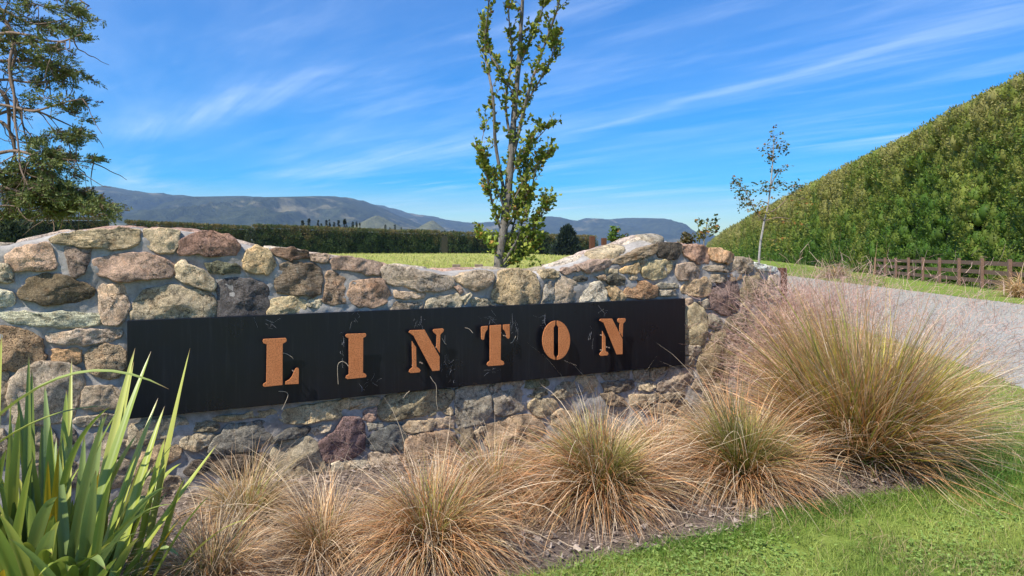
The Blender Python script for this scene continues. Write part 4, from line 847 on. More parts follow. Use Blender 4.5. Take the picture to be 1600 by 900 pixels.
 (E_, [(787,285),(792,250),(850,245),(892,255),(888,292),(800,300)], (172,156,118), 'flaky'),
 (E_, [(990,295),(1010,285),(1075,290),(1070,315),(1000,318)], (80,80,74), 'flaky'),
 (E_, [(875,455),(880,330),(900,298),(960,300),(1035,350),(1010,420),(990,455)], (152,136,114), 'rough'),
 (E_, [(787,460),(820,325),(845,325),(870,380),(863,458)], (142,136,124), 'rough'),
 (E_, [(485,400),(515,320),(540,250),(650,245),(740,270),(775,340),(770,440),(730,462),(600,468),(500,440)], (164,144,106), 'pitted'),
 (E_, [(365,475),(360,440),(400,420),(490,440),(495,470)], (150,140,115), 'pitted'),
 (E_, [(235,295),(300,270),(420,250),(490,270),(480,310),(420,360),(380,380),(280,330)], (156,140,116), 'rough'),
 (G_, [(1000,790),(1090,765),(1110,830),(1010,840)], (122,108, 92), 'rough'),
 (G_, [(1125,540),(1200,520),(1215,600),(1130,615)], (128,112,100), 'rough'),
 (G_, [(1120,640),(1230,620),(1240,700),(1110,710)], (120,106, 94), 'rough'),
 (G_, [(1220,470),(1275,460),(1275,560),(1225,560)], (134,118,104), 'rough'),
 (G_, [(1000,880),(1150,740),(1230,760),(1200,900),(1020,960)], (120,106, 90), 'rough'),
]
for i, (off, poly, rgb, kind) in enumerate(STONES): stone(poly, off, rgb, kind, seed=i)
# stones of the part of the wall that runs on past the left edge of the picture
k = 200
y = 410
while y < 860:
    hgt = rnd.uniform(32, 55); x = -24 - rnd.uniform(0, 10)
    while x > -300:
        wd = rnd.uniform(45, 110); q = []
        for (a, b_) in ((0, .1), (.25, 0), (.7, 0), (1, .15), (1, .75), (.8, 1), (.3, 1), (0, .8)): q.append(((x - wd + a * (wd - 9) + rnd.uniform(-3, 3)) * 4, (y + b_ * (hgt - 8) + rnd.uniform(-2, 2)) * 4))
        c_ = rnd.choice([(150,136,112), (128,104,90), (160,148,120), (98,90,76), (168,146,112)]); stone(q, (0, 0), c_, rnd.choice(['rough', 'rough', 'pitted', 'flaky']), seed=k); k += 1; x -= wd
    y += hgt
# flat slabs bedded on the top
def top_slab(s0, s1, y0, y1, zoff, rgb, seed):
    n = 30; th = np.linspace(0, 2 * math.pi, n, endpoint=False); cs = (s0 + s1) / 2; cy = (y0 + y1) / 2
    ex = np.sign(np.cos(th)) * np.abs(np.cos(th)) ** .55; ey = np.sign(np.sin(th)) * np.abs(np.sin(th)) ** .55
    wob = 1 + (fbm(th * 1.7 + seed, th * 0 + seed, 3) - .5) * .55; xx = ex * (s1 - s0) / 2 * wob; yy = ey * (y1 - y0) / 2 * wob; V = []
    for sc, dz in ((1, -.06), (1.02, 0), (1, .018), (.94, .03), (.8, .034), (.5, .036), (.2, .036)):
        X = xx * sc; Y = yy * sc; zt = np.interp(cs + X, tp[:, 0], tp[:, 1]); q = np.clip((cy + Y) / TH, 0, 1); cr = CROWN(cs + X) * np.sin(np.pi * np.minimum(q * 1.1, 1)) ** .6
        V.append(np.c_[X, Y, zt + cr + zoff + dz + (fbm((cs + X) * 14, Y * 14 + seed, 3) - .5) * .022])
    z0 = float(np.interp(cs, tp[:, 0], tp[:, 1])); V = np.concatenate(V); V[:, 2] -= z0; Fc = []
    for k_ in range(6):
        for i in range(n): j = (i + 1) % n; Fc.append([k_ * n + i, k_ * n + j, (k_ + 1) * n + j, (k_ + 1) * n + i])
    Fc.append([6 * n + i for i in range(n)]); o = link('cap_stone', mesh('cap_stone', V, Fc), STONE['rough'], wall, (cs, cy - FACE, z0)); l = lin(*rgb); o.color = (*[min(.7, v_ * 1.25) for v_ in l], 1)
q = 0; s = onwall(-280, 400, FACE)[0]
while s < S1 - .25:
    w_ = rnd.uniform(.22, .42); top_slab(s, s + w_ - .03, .16, TH + .0, -.020, rnd.choice([(178,160,142), (160,146,124), (168,138,120), (186,172,152)]), q); q += 1; s += w_
for k_, (a_, b_, y0_, y1_, rgb_) in enumerate(((0, .34, .03, .26, (178, 160, 128)), (.30, .62, .22, .50, (186, 168, 150)), (.02, .30, .28, .50, (176, 158, 146)), (.60, .80, .05, .46, (150, 140, 122)))): top_slab(SR1 - .12 + a_, SR1 - .12 + b_, y0_, y1_, .004, rgb_, 60 + k_)
# rusty steel upright closing the right end
s_, z_ = onwall(1220, 421, FACE); mb = MB(); mb.box((S1 + .03, TH * .5 - FACE + .02, z_ / 2 + .0), (.05, TH + .10, z_ + .03)); o = link('end_plate', mb.mesh('end_plate'), M_RUSTD, wall, label='rusty steel plate closing the end of the wall'); bevel(o, .003)

# ------------------------------------------------------------------ the sign
sign = empty('sign', (P1.x, P1.y, 0), WROT, label='long black steel panel sign with raised rusty stencil letters mounted on the stone wall', cat='sign')
sa = onwall(198.5, 501, 0); sb = onwall(1071, 466, 0); sc_ = onwall(200, 655, 0); sdn = onwall(1071, 570, 0)
zt_, zb_ = (sa[1] + sb[1]) / 2, (sc_[1] + sdn[1]) / 2
me = MB(); X0, X1 = sa[0], sb[0]
v = [(X0, 0, sc_[1]), (X1, 0, sdn[1]), (X1, 0, sb[1]), (X0, 0, sa[1]), (X0, .035, sc_[1]), (X1, .035, sdn[1]), (X1, .035, sb[1]), (X0, .035, sa[1])]
me.add(v, [[0, 1, 2, 3], [7, 6, 5, 4], [0, 4, 5, 1], [1, 5, 6, 2], [2, 6, 7, 3], [3, 7, 4, 0]]); o = link('panel', me.mesh('panel'), M_PANEL, sign); bevel(o, .004)
LOFF = .055
def plate(poly, org, sc, parent):
    pts = [onwall(org[0] + x / sc, org[1] + y / sc, LOFF) for x, y in poly]
    if sum(pts[i][0] * pts[(i + 1) % len(pts)][1] - pts[(i + 1) % len(pts)][0] * pts[i][1] for i in range(len(pts))) < 0: pts = pts[::-1]
    n = len(pts); V = [(s, -LOFF, z) for s, z in pts] + [(s, -LOFF + .007, z) for s, z in pts]
    return V, [list(range(n))] + [[n + i for i in range(n)][::-1]] + [[i, n + i, n + (i + 1) % n, (i + 1) % n] for i in range(n)]
c5 = ((400, 470), 5.293); c6 = ((700, 470), 4.0)
def arc(cx_, cy_, rx, ry, a0, a1, n): return [(cx_ + rx * math.cos(math.radians(a0 + (a1 - a0) * i / n)), cy_ - ry * math.sin(math.radians(a0 + (a1 - a0) * i / n))) for i in range(n + 1)]
LETTERS = [
 ('L', c5, [[(55,332),(60,318),(72,316),(245,307),(255,318),(252,338),(236,348),(222,356),(220,697),(66,713),(57,700),(62,686),(85,672),(90,362),(62,352)], [(242,693),(245,668),(275,652),(298,625),(312,590),(326,562),(338,554),(352,557),(356,570),(354,688)]]),
 ('I', c5, [[(740,292),(744,278),(756,274),(905,269),(914,280),(908,296),(888,308),(886,595),(908,606),(916,620),(908,634),(756,649),(742,640),(746,622),(768,608),(768,312),(748,302)]]),
 ('N', c5, [[(1290,332),(1325,385),(1328,545),(1352,562),(1363,576),(1354,592),(1278,599),(1264,588),(1270,572),(1294,550)], [(1264,262),(1270,247),(1282,244),(1395,240),(1520,462),(1520,577),(1460,582),(1304,290)], [(1462,246),(1470,235),(1545,229),(1556,238),(1550,256),(1526,280),(1520,432),(1492,385),(1496,285),(1470,262)]]),
 ('T', c6, [[(262,155),(333,150),(330,370),(348,379),(353,392),(345,402),(252,409),(243,399),(248,385),(262,376)], [(207,168),(212,160),(250,157),(248,178),(236,194),(230,215),(227,240),(218,246),(209,240)], [(345,150),(386,147),(387,228),(378,240),(368,232),(364,208),(356,190),(345,178)]]),
 ('O', c6, [arc(677, 247, 87, 123, 93, 267, 26) + [(671, 352), (662, 338), (661, 168), (671, 152)], arc(677, 247, 87, 123, -87, 87, 26) + [(682, 152), (692, 168), (692, 338), (682, 352)]]),
 ('N', c6, [[(965,188),(985,226),(986,314),(1000,322),(1004,333),(996,342),(954,345),(947,337),(952,324),(965,314)], [(947,124),(952,115),(960,113),(1027,112),(1092,240),(1092,334),(1055,336),(974,138)], [(1059,120),(1066,110),(1106,109),(1113,116),(1108,130),(1096,142),(1092,228),(1073,192),(1074,142),(1062,132)]])]
for ch, (org, sc), polys in LETTERS:
    mb = MB(); cxs = []
    for p in polys: V, Fc = plate(p, org, sc, sign); mb.add(V, Fc); cxs.append((sum(v_[0] for v_ in V) / len(V), sum(v_[2] for v_ in V) / len(V), max(v_[2] for v_ in V), min(v_[2] for v_ in V)))
    o = link('letter', mb.mesh('letter'), M_RUST, sign, label='raised rusty stencil letter ' + ch); bevel(o, .0015, 1)
    for (cx0, cz0, zmx, zmn) in cxs:
        for zz_ in ((zmx * .8 + zmn * .2), (zmx * .2 + zmn * .8)):
            b = MB(); b.tube([(cx0, -LOFF + .007, zz_), (cx0, .0, zz_)], .005, 8); link('spacer', b.mesh('spacer'), M_TIMB, o)
# cobwebs and stray dry stems caught on the sign
web = MB()
def webline(px0, py0, px1, py1, r=.0007, off=.006, sag=0):
    a = onwall(px0, py0, off); b_ = onwall(px1, py1, off + .012); p = Vector((a[0], -off, a[1])); q_ = Vector((b_[0], -off - .012, b_[1])); web.tube(spline([p, (p + q_) / 2 + Vector((rnd.gauss(0, .004), 0, -sag)), q_], 6), r, 3)
for (x, y, sx, sy, n) in ((418, 505, 14, 22, 8), (553, 498, 10, 16, 9), (652, 504, 8, 14, 12), (770, 500, 22, 14, 12), (806, 520, 6, 20, 14), (848, 497, 10, 14, 9), (925, 525, 6, 24, 5), (943, 488, 12, 20, 4), (700, 570, 10, 20, 20), (575, 598, 16, 10, 10), (535, 540, 8, 16, 10), (772, 577, 12, 6, 8)):
    for _ in range(n):
        x0 = x + rnd.gauss(0, sx * .5); y0 = y + rnd.gauss(0, sy * .5); webline(x0, y0, x0 + rnd.gauss(0, sx * .35), y0 + rnd.gauss(0, sy * .45), rnd.choice([.00018, .00025, .0004]))
link('cobweb', web.mesh('cobweb'), M_WEB, sign, kind='stuff')
st = MB()
for pp in ([(440, 551), (448, 553), (456, 558), (458, 561)], [(528, 600), (527, 572), (533, 565), (540, 567), (544, 572)], [(435, 611), (446, 612), (450, 618), (444, 632), (440, 640)], [(630, 622), (634, 616), (640, 611)], [(672, 588), (676, 595), (681, 603), (681, 625), (684, 640)], [(726, 512), (733, 514), (738, 520)], [(797, 536), (801, 534), (806, 525)], [(690, 528), (694, 535), (697, 538)]):
    q_ = []
    for (x, y) in pp: a = onwall(x, y, .03); q_.append(Vector((a[0], -.03 - rnd.uniform(0, .01), a[1])))
    st.tube(spline(q_, 14), .0016, 4)
link('dry_stems', st.mesh('dry_stems'), flat_mat('straw', (.45, .36, .24), (.6, .5, .36), 30), sign, kind='stuff')

# ------------------------------------------------------------------ grasses
def blades(n, base, brad, L0, L1, lean0, lean1, droop, width, cols, K=9, az0=None, curl=.25, tipw=.12, zoff=0, gauss=False, pull=(0, 0)):
    """arching ribbons. cols: list of (t, rgb) choices -> list of palettes [(root, mid, tip), weight]"""
    nl = 26; lk = R.integers(0, nl, n); laz = R.random(nl) * 6.283; lln = R.normal(size=nl) * .20; Lsc = np.exp(.16 * np.cos(laz - R.random() * 6.28) + R.normal(size=nl) * .10); lcl = .78 + .44 * R.random(nl); loose = R.random(n) < .4
    az_ = np.where(loose, R.random(n) * 6.283, laz[lk] + R.normal(size=n) * .16)
    rr = np.sqrt(R.random(n)) * brad; a2 = az_ + R.normal(size=n) * .7
    bx = base[0] + np.cos(a2) * rr; by = base[1] + np.sin(a2) * rr; bz = gz(bx, by) + .01 + zoff
    Ln = (L0 + (L1 - L0) * R.random(n)) * np.where(loose, 1, Lsc[lk]); q = R.random(n); lean = lean0 + (lean1 - lean0) * q ** .8 + np.where(loose, 0, lln[lk])
    t = np.linspace(0, 1, K)[None]; dr = droop * (.5 + R.random(n))[:, None]
    ang = lean[:, None] + dr * t ** 1.5 + curl * np.sin(t * 3 + R.random((n, 1)) * 6) * t * R.normal(size=(n, 1)) * .5     # angle from vertical
    azz = az_[:, None] + curl * R.normal(size=(n, 1)) * t ** 1.4
    ds = Ln[:, None] / (K - 1); hx = np.cos(azz) * np.sin(ang) + pull[0] * t; hy = np.sin(azz) * np.sin(ang) + pull[1] * t; hz = np.cos(ang)
    x = bx[:, None] + np.cumsum(hx * ds, 1) - hx[:, :1] * ds; y = by[:, None] + np.cumsum(hy * ds, 1) - hy[:, :1] * ds; z = bz[:, None] + np.cumsum(hz * ds, 1) - hz[:, :1] * ds
    z = np.maximum(z, gz(x, y) + .012 + .03 * R.random((n, 1)))
    # keep blades in front of the wall face
    dw = (x - P1.x) * NR.x + (y - P1.y) * NR.y; sw = (x - P1.x) * TX.x + (y - P1.y) * TX.y
    lim = .02; push = np.where((dw < lim) & (dw > -1.2) & (sw < S1 + .1) & (base[1] < 6.6), lim - dw + .01 * R.random((n, 1)), 0); x = x + NR.x * push; y = y + NR.y * push
    C = np.stack([x, y, z], -1); th = R.random(n) * 6.283
    sd_ = np.stack([-np.sin(az_) * .8 + np.cos(th) * .6, np.cos(az_) * .8 + np.sin(th) * .6, R.normal(size=n) * .3], -1); sd_ /= np.linalg.norm(sd_, axis=1, keepdims=True)
    wt = (width * (.6 + .8 * R.random(n)))[:, None] * (np.minimum(1, (1 - t) * 2.2 + tipw)); off_ = sd_[:, None] * wt[..., None] * .5
    V = np.stack([C - off_, C + off_], 2).reshape(-1, 3)
    i = np.arange(n)[:, None] * K * 2 + np.arange(K - 1)[None] * 2; i = i.reshape(-1); Fc = np.stack([i, i + 1, i + 3, i + 2], -1)
    pal = np.array([c for c, w in cols]); wts = np.array([w for c, w in cols], float); pi = R.choice(len(cols), n, p=wts / wts.sum()); pc = pal[pi]     # n,3,3
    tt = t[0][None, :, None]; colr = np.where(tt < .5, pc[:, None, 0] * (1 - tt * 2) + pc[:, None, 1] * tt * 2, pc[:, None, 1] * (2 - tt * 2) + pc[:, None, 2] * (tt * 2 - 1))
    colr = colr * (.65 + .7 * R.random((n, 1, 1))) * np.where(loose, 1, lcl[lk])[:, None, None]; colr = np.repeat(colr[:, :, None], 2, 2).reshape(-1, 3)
    return V, Fc, colr
def join(parts):
    V = []; Fs = []; Cs = []; n = 0
    for v, f, c in parts: V.append(v); Fs.append(f + n); Cs.append(c); n += len(v)
    return np.concatenate(V), np.concatenate(Fs), np.concatenate(Cs)
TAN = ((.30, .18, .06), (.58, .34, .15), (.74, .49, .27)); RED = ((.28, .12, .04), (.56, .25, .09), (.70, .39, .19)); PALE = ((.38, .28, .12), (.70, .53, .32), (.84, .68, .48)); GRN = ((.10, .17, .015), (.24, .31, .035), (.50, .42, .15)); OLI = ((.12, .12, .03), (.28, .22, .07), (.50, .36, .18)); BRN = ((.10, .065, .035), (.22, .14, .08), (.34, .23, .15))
GLD = ((.16, .21, .02), (.52, .46, .05), (.66, .52, .16)); GREY = ((.22, .17, .12), (.38, .30, .23), (.50, .42, .35)); PNK = ((.40, .27, .22), (.50, .33, .28), (.58, .42, .37))
def tussock(name, x, y, label, specs, group='tan tussock grasses along the foot of the wall', cat='grass clump'):
    root = empty(name, (x, y, gzf(x, y)), label=label, cat=cat, group=group)
    o = np.array([x, y, gzf(x, y)]); parts = []
    for sp in specs:
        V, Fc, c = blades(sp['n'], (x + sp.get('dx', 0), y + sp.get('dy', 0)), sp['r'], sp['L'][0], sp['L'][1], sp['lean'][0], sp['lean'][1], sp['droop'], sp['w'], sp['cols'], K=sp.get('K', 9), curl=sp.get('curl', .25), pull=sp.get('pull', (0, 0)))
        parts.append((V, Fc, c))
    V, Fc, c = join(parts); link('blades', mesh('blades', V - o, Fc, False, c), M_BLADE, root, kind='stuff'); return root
def std(sc=1.0, dens=1.0, green=.15, w=.0030, cols=None, pull=(0, 0)):
    cols = cols or [(TAN, 3.4), (RED, 4.2), (PALE, 1.6), (OLI, 1.6), (BRN, 1.3)]
    n = int(2450 * dens)
    return [dict(n=n, r=.13 * sc, L=(.38 * sc, .95 * sc), lean=(.02, 1.0), droop=1.35, w=w, cols=cols, pull=pull, curl=.3),
            dict(n=int(n * .30), r=.15 * sc, L=(.35 * sc, .70 * sc), lean=(.8, 1.4), droop=.9, w=w, cols=[(GREY, 2), (BRN, 2), (TAN, 2)], curl=.45),
            dict(n=int(n * green), r=.10 * sc, L=(.35 * sc, .68 * sc), lean=(0, .5), droop=.7, w=w * 1.35, cols=[(GRN, 2), (OLI, 1)]),
            dict(n=int(n * .09), r=.1 * sc, L=(.8 * sc, 1.15 * sc), lean=(0, .9), droop=1.5, w=w * .8, cols=[(PALE, 1)], curl=.5)]
def GP(px, py): D = CZ * F / (py - HOR); return ((px - 800) / F * D, D)
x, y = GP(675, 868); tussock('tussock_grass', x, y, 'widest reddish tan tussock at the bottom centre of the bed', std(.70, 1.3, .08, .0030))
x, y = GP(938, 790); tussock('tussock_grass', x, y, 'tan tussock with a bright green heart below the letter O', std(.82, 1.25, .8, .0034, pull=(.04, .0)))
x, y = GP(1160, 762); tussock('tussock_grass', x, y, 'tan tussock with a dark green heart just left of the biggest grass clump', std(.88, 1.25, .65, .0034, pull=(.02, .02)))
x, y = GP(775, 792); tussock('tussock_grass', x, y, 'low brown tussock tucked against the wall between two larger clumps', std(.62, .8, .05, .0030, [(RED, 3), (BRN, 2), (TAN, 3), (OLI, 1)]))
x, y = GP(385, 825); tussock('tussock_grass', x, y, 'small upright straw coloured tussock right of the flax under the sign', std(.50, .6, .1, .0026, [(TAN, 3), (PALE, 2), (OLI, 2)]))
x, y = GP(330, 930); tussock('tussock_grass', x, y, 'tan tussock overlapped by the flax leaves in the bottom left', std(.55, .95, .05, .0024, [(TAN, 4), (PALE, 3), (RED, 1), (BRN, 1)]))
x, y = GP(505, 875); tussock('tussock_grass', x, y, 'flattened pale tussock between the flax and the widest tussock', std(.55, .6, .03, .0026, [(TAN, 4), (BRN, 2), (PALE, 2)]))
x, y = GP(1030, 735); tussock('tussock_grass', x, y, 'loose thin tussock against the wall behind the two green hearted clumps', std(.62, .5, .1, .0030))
# the big grass by the road end of the wall
x, y = GP(1345, 722)
big = [dict(n=3000, r=.24, L=(.55, 1.24), lean=(.0, .68), droop=.42, w=.0070, cols=[(GLD, 3.6), (GRN, 3.2), (OLI, 2.5), (TAN, 4), (PALE, 1), (((.20, .10, .02), (.42, .22, .04), (.50, .34, .16)), 2)], curl=.15),
       dict(n=2400, r=.22, L=(.7, 1.30), lean=(.05, .95), droop=.75, w=.0034, cols=[(TAN, 3), (PALE, 2.2), (RED, 3), (GREY, .8), (OLI, 1)], curl=.25),
       dict(n=900, r=.25, L=(.4, .85), lean=(.8, 1.3), droop=.5, w=.0036, cols=[(BRN, 2), (GREY, 2), (RED, 1.5), (OLI, 1)], curl=.35),
       dict(n=140, r=.2, L=(1.1, 1.45), lean=(.0, 1.0), droop=1.0, w=.0035, cols=[(PALE, 1)], curl=.4)]
BIGX, BIGY = x, y
tussock('large_grass', x, y, 'biggest grass clump, gold green in the middle, at the road end of the wall', big, group=None)
def panicles(name, clouds, label, root_xy, n_scale=1.0):
    """airy branched seed heads: fine stems ending in branching sprays of tiny seeds"""
    root = empty(name, (*root_xy, gzf(*root_xy)), label=label, cat='grass clump'); o = np.array([*root_xy, gzf(*root_xy)])
    V0, F0, c0 = blades(int(1500 * n_scale), root_xy, .2, .7, 1.25, .0, 1.0, .6, .0032, [(TAN, 2), (OLI, 1.5), (RED, 1), (PALE, 1)], curl=.3)
    parts = [(V0, F0, c0)]
    for (cx_, cy_, cz_, sx, sy, sz, n) in clouds:
        n = int(n * n_scale * .62); c = np.c_[R.normal(size=n) * sx + cx_, R.normal(size=n) * sy + cy_, R.normal(size=n) * sz + cz_]
        gzz = gz(c[:, 0], c[:, 1]) + .12; c[:, 2] = np.maximum(c[:, 2], gzz + .2 * R.random(n))
        dw = (c[:, 0] - P1.x) * NR.x + (c[:, 1] - P1.y) * NR.y; sw = (c[:, 0] - P1.x) * TX.x + (c[:, 1] - P1.y) * TX.y
        keep = ~((dw < .03) & (dw > -.8) & (sw < S1 + .06)); c = c[keep]; n = len(c)
        rad = c - np.array([root_xy[0], root_xy[1], .2]); rad /= np.linalg.norm(rad, axis=1, keepdims=True); d = rad * .9 + R.normal(size=(n, 3)) * .55; d /= np.linalg.norm(d, axis=1, keepdims=True)
        # thin hair, three points, slightly kinked
        ln = (.05 + .11 * R.random(n))[:, None]; m1 = c + d * ln * .5 + R.normal(size=(n, 3)) * .008; m2 = c + d * ln + R.normal(size=(n, 3)) * .02
        s_ = np.cross(d, R.normal(size=(n, 3))); s_ /= np.linalg.norm(s_, axis=1, keepdims=True); w_ = .0012
        V = np.stack([c - s_ * w_, c + s_ * w_, m1 - s_ * w_, m1 + s_ * w_, m2 - s_ * w_ * .8, m2 + s_ * w_ * .8], 1).reshape(-1, 3); i = np.arange(n)[:, None] * 6
        Fc = np.concatenate([i + np.array([0, 1, 3, 2]), i + np.array([2, 3, 5, 4])], 0); kk = R.random((n, 1)); cc = np.array([.52, .29, .22]) * (1 - kk) + np.array([.76, .54, .42]) * kk
        parts.append((V, Fc, np.repeat(cc, 6, 0)))
    V, Fc, c = join(parts); link('blades', mesh('blades', V - o, Fc, False, c), M_BLADE, root, kind='stuff')
panicles('pink_grass', [(2.40, 5.5, .95, .26, .28, .18, 5200), (2.75, 5.8, 1.12, .26, .30, .13, 2800), (2.15, 5.5, .65, .20, .22, .2, 3600), (3.1, 5.8, 1.08, .2, .35, .12, 700)], 'airy pinkish plume grass behind the biggest clump by the end of the wall', (2.75, 5.95), 1.0)
panicles('pink_grass', [(3.6, 5.5, .85, .30, .35, .20, 3200), (3.55, 4.9, .65, .22, .3, .22, 1600), (3.35, 5.1, 1.0, .3, .3, .2, 1800)], 'airy pinkish plume grass leaning over the lawn to the right of the biggest clump', (3.25, 5.35), .55)
def far_clump(px, py, D, sc, label, w, n=700, cols=None):
    x = (px - 800) / F * D; tussock('tussock_grass', x, D, label, [dict(n=n, r=.25 * sc, L=(.6 * sc, 1.15 * sc), lean=(0, 1.15), droop=1.2, w=w, cols=cols or [(TAN, 3), (PALE, 3), (OLI, 1.5), (PNK, 2)], K=7, curl=.5)], group=None)
far_clump(1193, 400, 13.0, 1.15, 'pale tussock around the foot of the slender sapling past the wall end', .010, 900)
far_clump(1135, 395, 17, 1.35, 'greenish tan tussock showing above the wall left of the sapling', .012, 700, [(OLI, 2), (TAN, 2), (PALE, 1)])
far_clump(1218, 400, 16, 1.15, 'straw tussock on the near side of the road just past the wall end', .011, 700)
far_clump(1305, 425, 40, 1.25, 'sprawling brownish tussock at the foot of the tall hedge before the fence starts', .020, 800, [(TAN, 2), (GREY, 2), (PNK, 1), (OLI, 1)])
far_clump(1597, 450, 22.8, 1.05, 'small tan tussock at the right edge in front of the fence', .014, 600, [(TAN, 3), (PALE, 1), (OLI, 1)])

# ------------------------------------------------------------------ flax
def flax():
    bx, by = -1.92, 2.75; root = empty('flax_plant', (bx, by, 0), label='large green flax plant with sword leaves at the left edge in front of the wall', cat='plant')
    o = Vector((bx, by, 0))
    def leaf(base, tip, lift, w, c0, c1, twist=0.0, yel=0.0, n=18):
        base = Vector(base); tip = Vector(tip); mid = (base + tip) / 2 + Vector(lift); V = []; cc = []
        h0 = Vector((tip.x - base.x, tip.y - base.y, 0)); side0 = h0.cross(Vector((0, 0, 1))); side0 = side0.normalized() if side0.length > .02 else Vector((1, 0, 0))
        for i in range(n + 1):
            t = i / n; p = base * (1 - t) ** 2 + mid * 2 * t * (1 - t) + tip * t * t; tg = ((mid - base) * (1 - t) + (tip - mid) * t).normalized()
            sd_ = (Matrix.Rotation(twist * (t - .3), 3, tg) @ side0); sd_ = (sd_ - tg * sd_.dot(tg)).normalized(); nm = sd_.cross(tg)
            ww = w * (.55 + .45 * min(1, t * 4)) * min(1, ((1 - t) / .42)) ** .75 + .0012; fold = ww * .35 * (1 - .5 * t)
            for q_ in (-1, -.5, 0, .5, 1): V.append(p + sd_ * ww * q_ * .5 - nm * fold * (1 - abs(q_)) + nm * .0)
            k = sum([]) ; edge = yel if t < .97 else .8
            for q_ in (-1, -.5, 0, .5, 1):
                c = Vector(c0) * (1 - t) + Vector(c1) * t
                if t < .12: c = c * .9 + Vector((.10, .09, .02)) * .4
                if abs(q_) == .5: c = c * .92
                if q_ == 0: c = c * .8
                if t > .95: c = Vector((.26, .15, .07))
                cc.append(tuple(c))
        Fc = []
        for i in range(n):
            for j in range(4): a = i * 5 + j; Fc.append([a, a + 1, a + 6, a + 5])
        V = [v - base for v in V]; me = mesh('leaf', [tuple(v) for v in V], Fc, True, np.array(cc)); link('leaf', me, M_LEAF, root, base - o)
    GR = [((.20, .27, .05), (.36, .43, .08)), ((.18, .25, .08), (.30, .38, .12)), ((.30, .35, .05), (.46, .50, .09)), ((.14, .20, .045), (.25, .31, .06)), ((.36, .40, .08), (.55, .55, .13))]
    def pxl(x, y, D): return P(x, y, D)
    def bp(a, r): return Vector((bx + math.cos(a) * r, by + math.sin(a) * r * .7, .0))
    # the leaves one can follow in the photograph: tip pixel, tip distance, base offset, lift
    keys = [((297, 544), 3.15, .25, (.0, .0, .10), .040), ((236, 549), 3.1, .18, (0, 0, .12), .046), ((211, 544), 3.2, .15, (0, 0, .12), .040), ((209, 565), 3.25, .1, (0, 0, .1), .036), ((247, 622), 3.1, .25, (0, 0, .10), .040), ((257, 635), 3.0, .25, (0, 0, .12), .042), ((340, 693), 2.95, .3, (0, 0, .05), .046), ((258, 684), 2.9, .28, (0, 0, .12), .042), ((213, 712), 2.8, .22, (0, 0, .15), .044),
            ((262, 718), 2.8, .3, (0, 0, .12), .036), ((3, 520), 2.7, -.2, (0, 0, .1), .040), ((45, 553), 2.9, -.1, (0, 0, .1), .030), ((50, 575), 3.0, -.05, (0, 0, .1), .036), ((70, 600), 3.0, 0, (0, 0, .15), .038), ((112, 560), 3.2, .05, (0, 0, .06), .030), ((132, 680), 2.85, .1, (0, 0, .1), .042), ((90, 700), 2.8, .1, (0, 0, .12), .04), ((290, 745), 2.75, .3, (0, 0, .15), .030), ((328, 773), 2.75, .3, (0, 0, .12), .028), ((385, 812), 2.75, .35, (0, 0, .15), .022),
            ((175, 633), 2.7, .0, (-.2, 0, .25), .03), ((150, 735), 2.5, .1, (0, 0, .15), .05), ((85, 827), 2.2, -.1, (0, 0, .2), .055), ((90, 776), 2.4, -.1, (0, 0, .25), .05), ((165, 890), 2.15, .0, (0, 0, .25), .05), ((240, 790), 2.5, .2, (0, 0, .2), .045), ((60, 900), 2.15, .1, (.1, 0, .3), .05), ((10, 700), 2.6, -.2, (0, 0, .2), .05), ((30, 640), 2.8, -.2, (0, 0, .1), .05)]
    for (tx, ty), D, dx, lift, w in keys:
        c = GR[rnd.randrange(5)]; leaf((bx + dx + rnd.gauss(0, .05), by + rnd.gauss(0, .12), 0), pxl(tx, ty, D), lift, w, c[0], c[1], rnd.gauss(0, .5))
    leaf((bx - .55, 2.45, 0), pxl(264, 608, 2.55), (-.05, 0, .88), .034, GR[4][0], (.30, .36, .09), .6)       # the long arching one
    leaf((bx - .6, 2.5, 0), pxl(176, 634, 2.6), (-.1, 0, .5), .03, GR[2][0], (.26, .28, .05), .4)
    for (tx, ty, D, dx) in ((92, 700, 2.62, 0), (75, 720, 2.6, 0), (155, 735, 2.55, .12), (285, 808, 2.7, .3), (5, 890, 2.2, -.2)): leaf((bx + dx, by, 0), pxl(tx, ty, D), (0, 0, .1), .030, (.36, .26, .02), (.55, .36, .02), .4)
    for i in range(230):
        a = rnd.uniform(0, 2 * math.pi); r = rnd.uniform(.03, .42); b_ = bp(a, r); l = rnd.uniform(.5, 1.12); e = rnd.gauss(.42, .28) + r * .9; az_ = a + rnd.gauss(0, .5); e = e + (.28 if math.cos(az_) > .2 else 0)
        if b_.y > by + .1 and rnd.random() < .3: continue
        d = Vector((math.cos(az_) * math.sin(e), math.sin(az_) * math.sin(e) * .7, math.cos(e))); tip = b_ + d * l + Vector((0, 0, -rnd.uniform(0, .22)))
        if 800 + F * tip.x / max(tip.y, .5) > 285 or 800 + F * b_.x / b_.y < -420: continue
        c = GR[rnd.randrange(5)]; leaf(b_, tip, (0, 0, rnd.uniform(.08, .30)), rnd.uniform(.028, .047), c[0], c[1], rnd.gauss(0, .7))
flax()

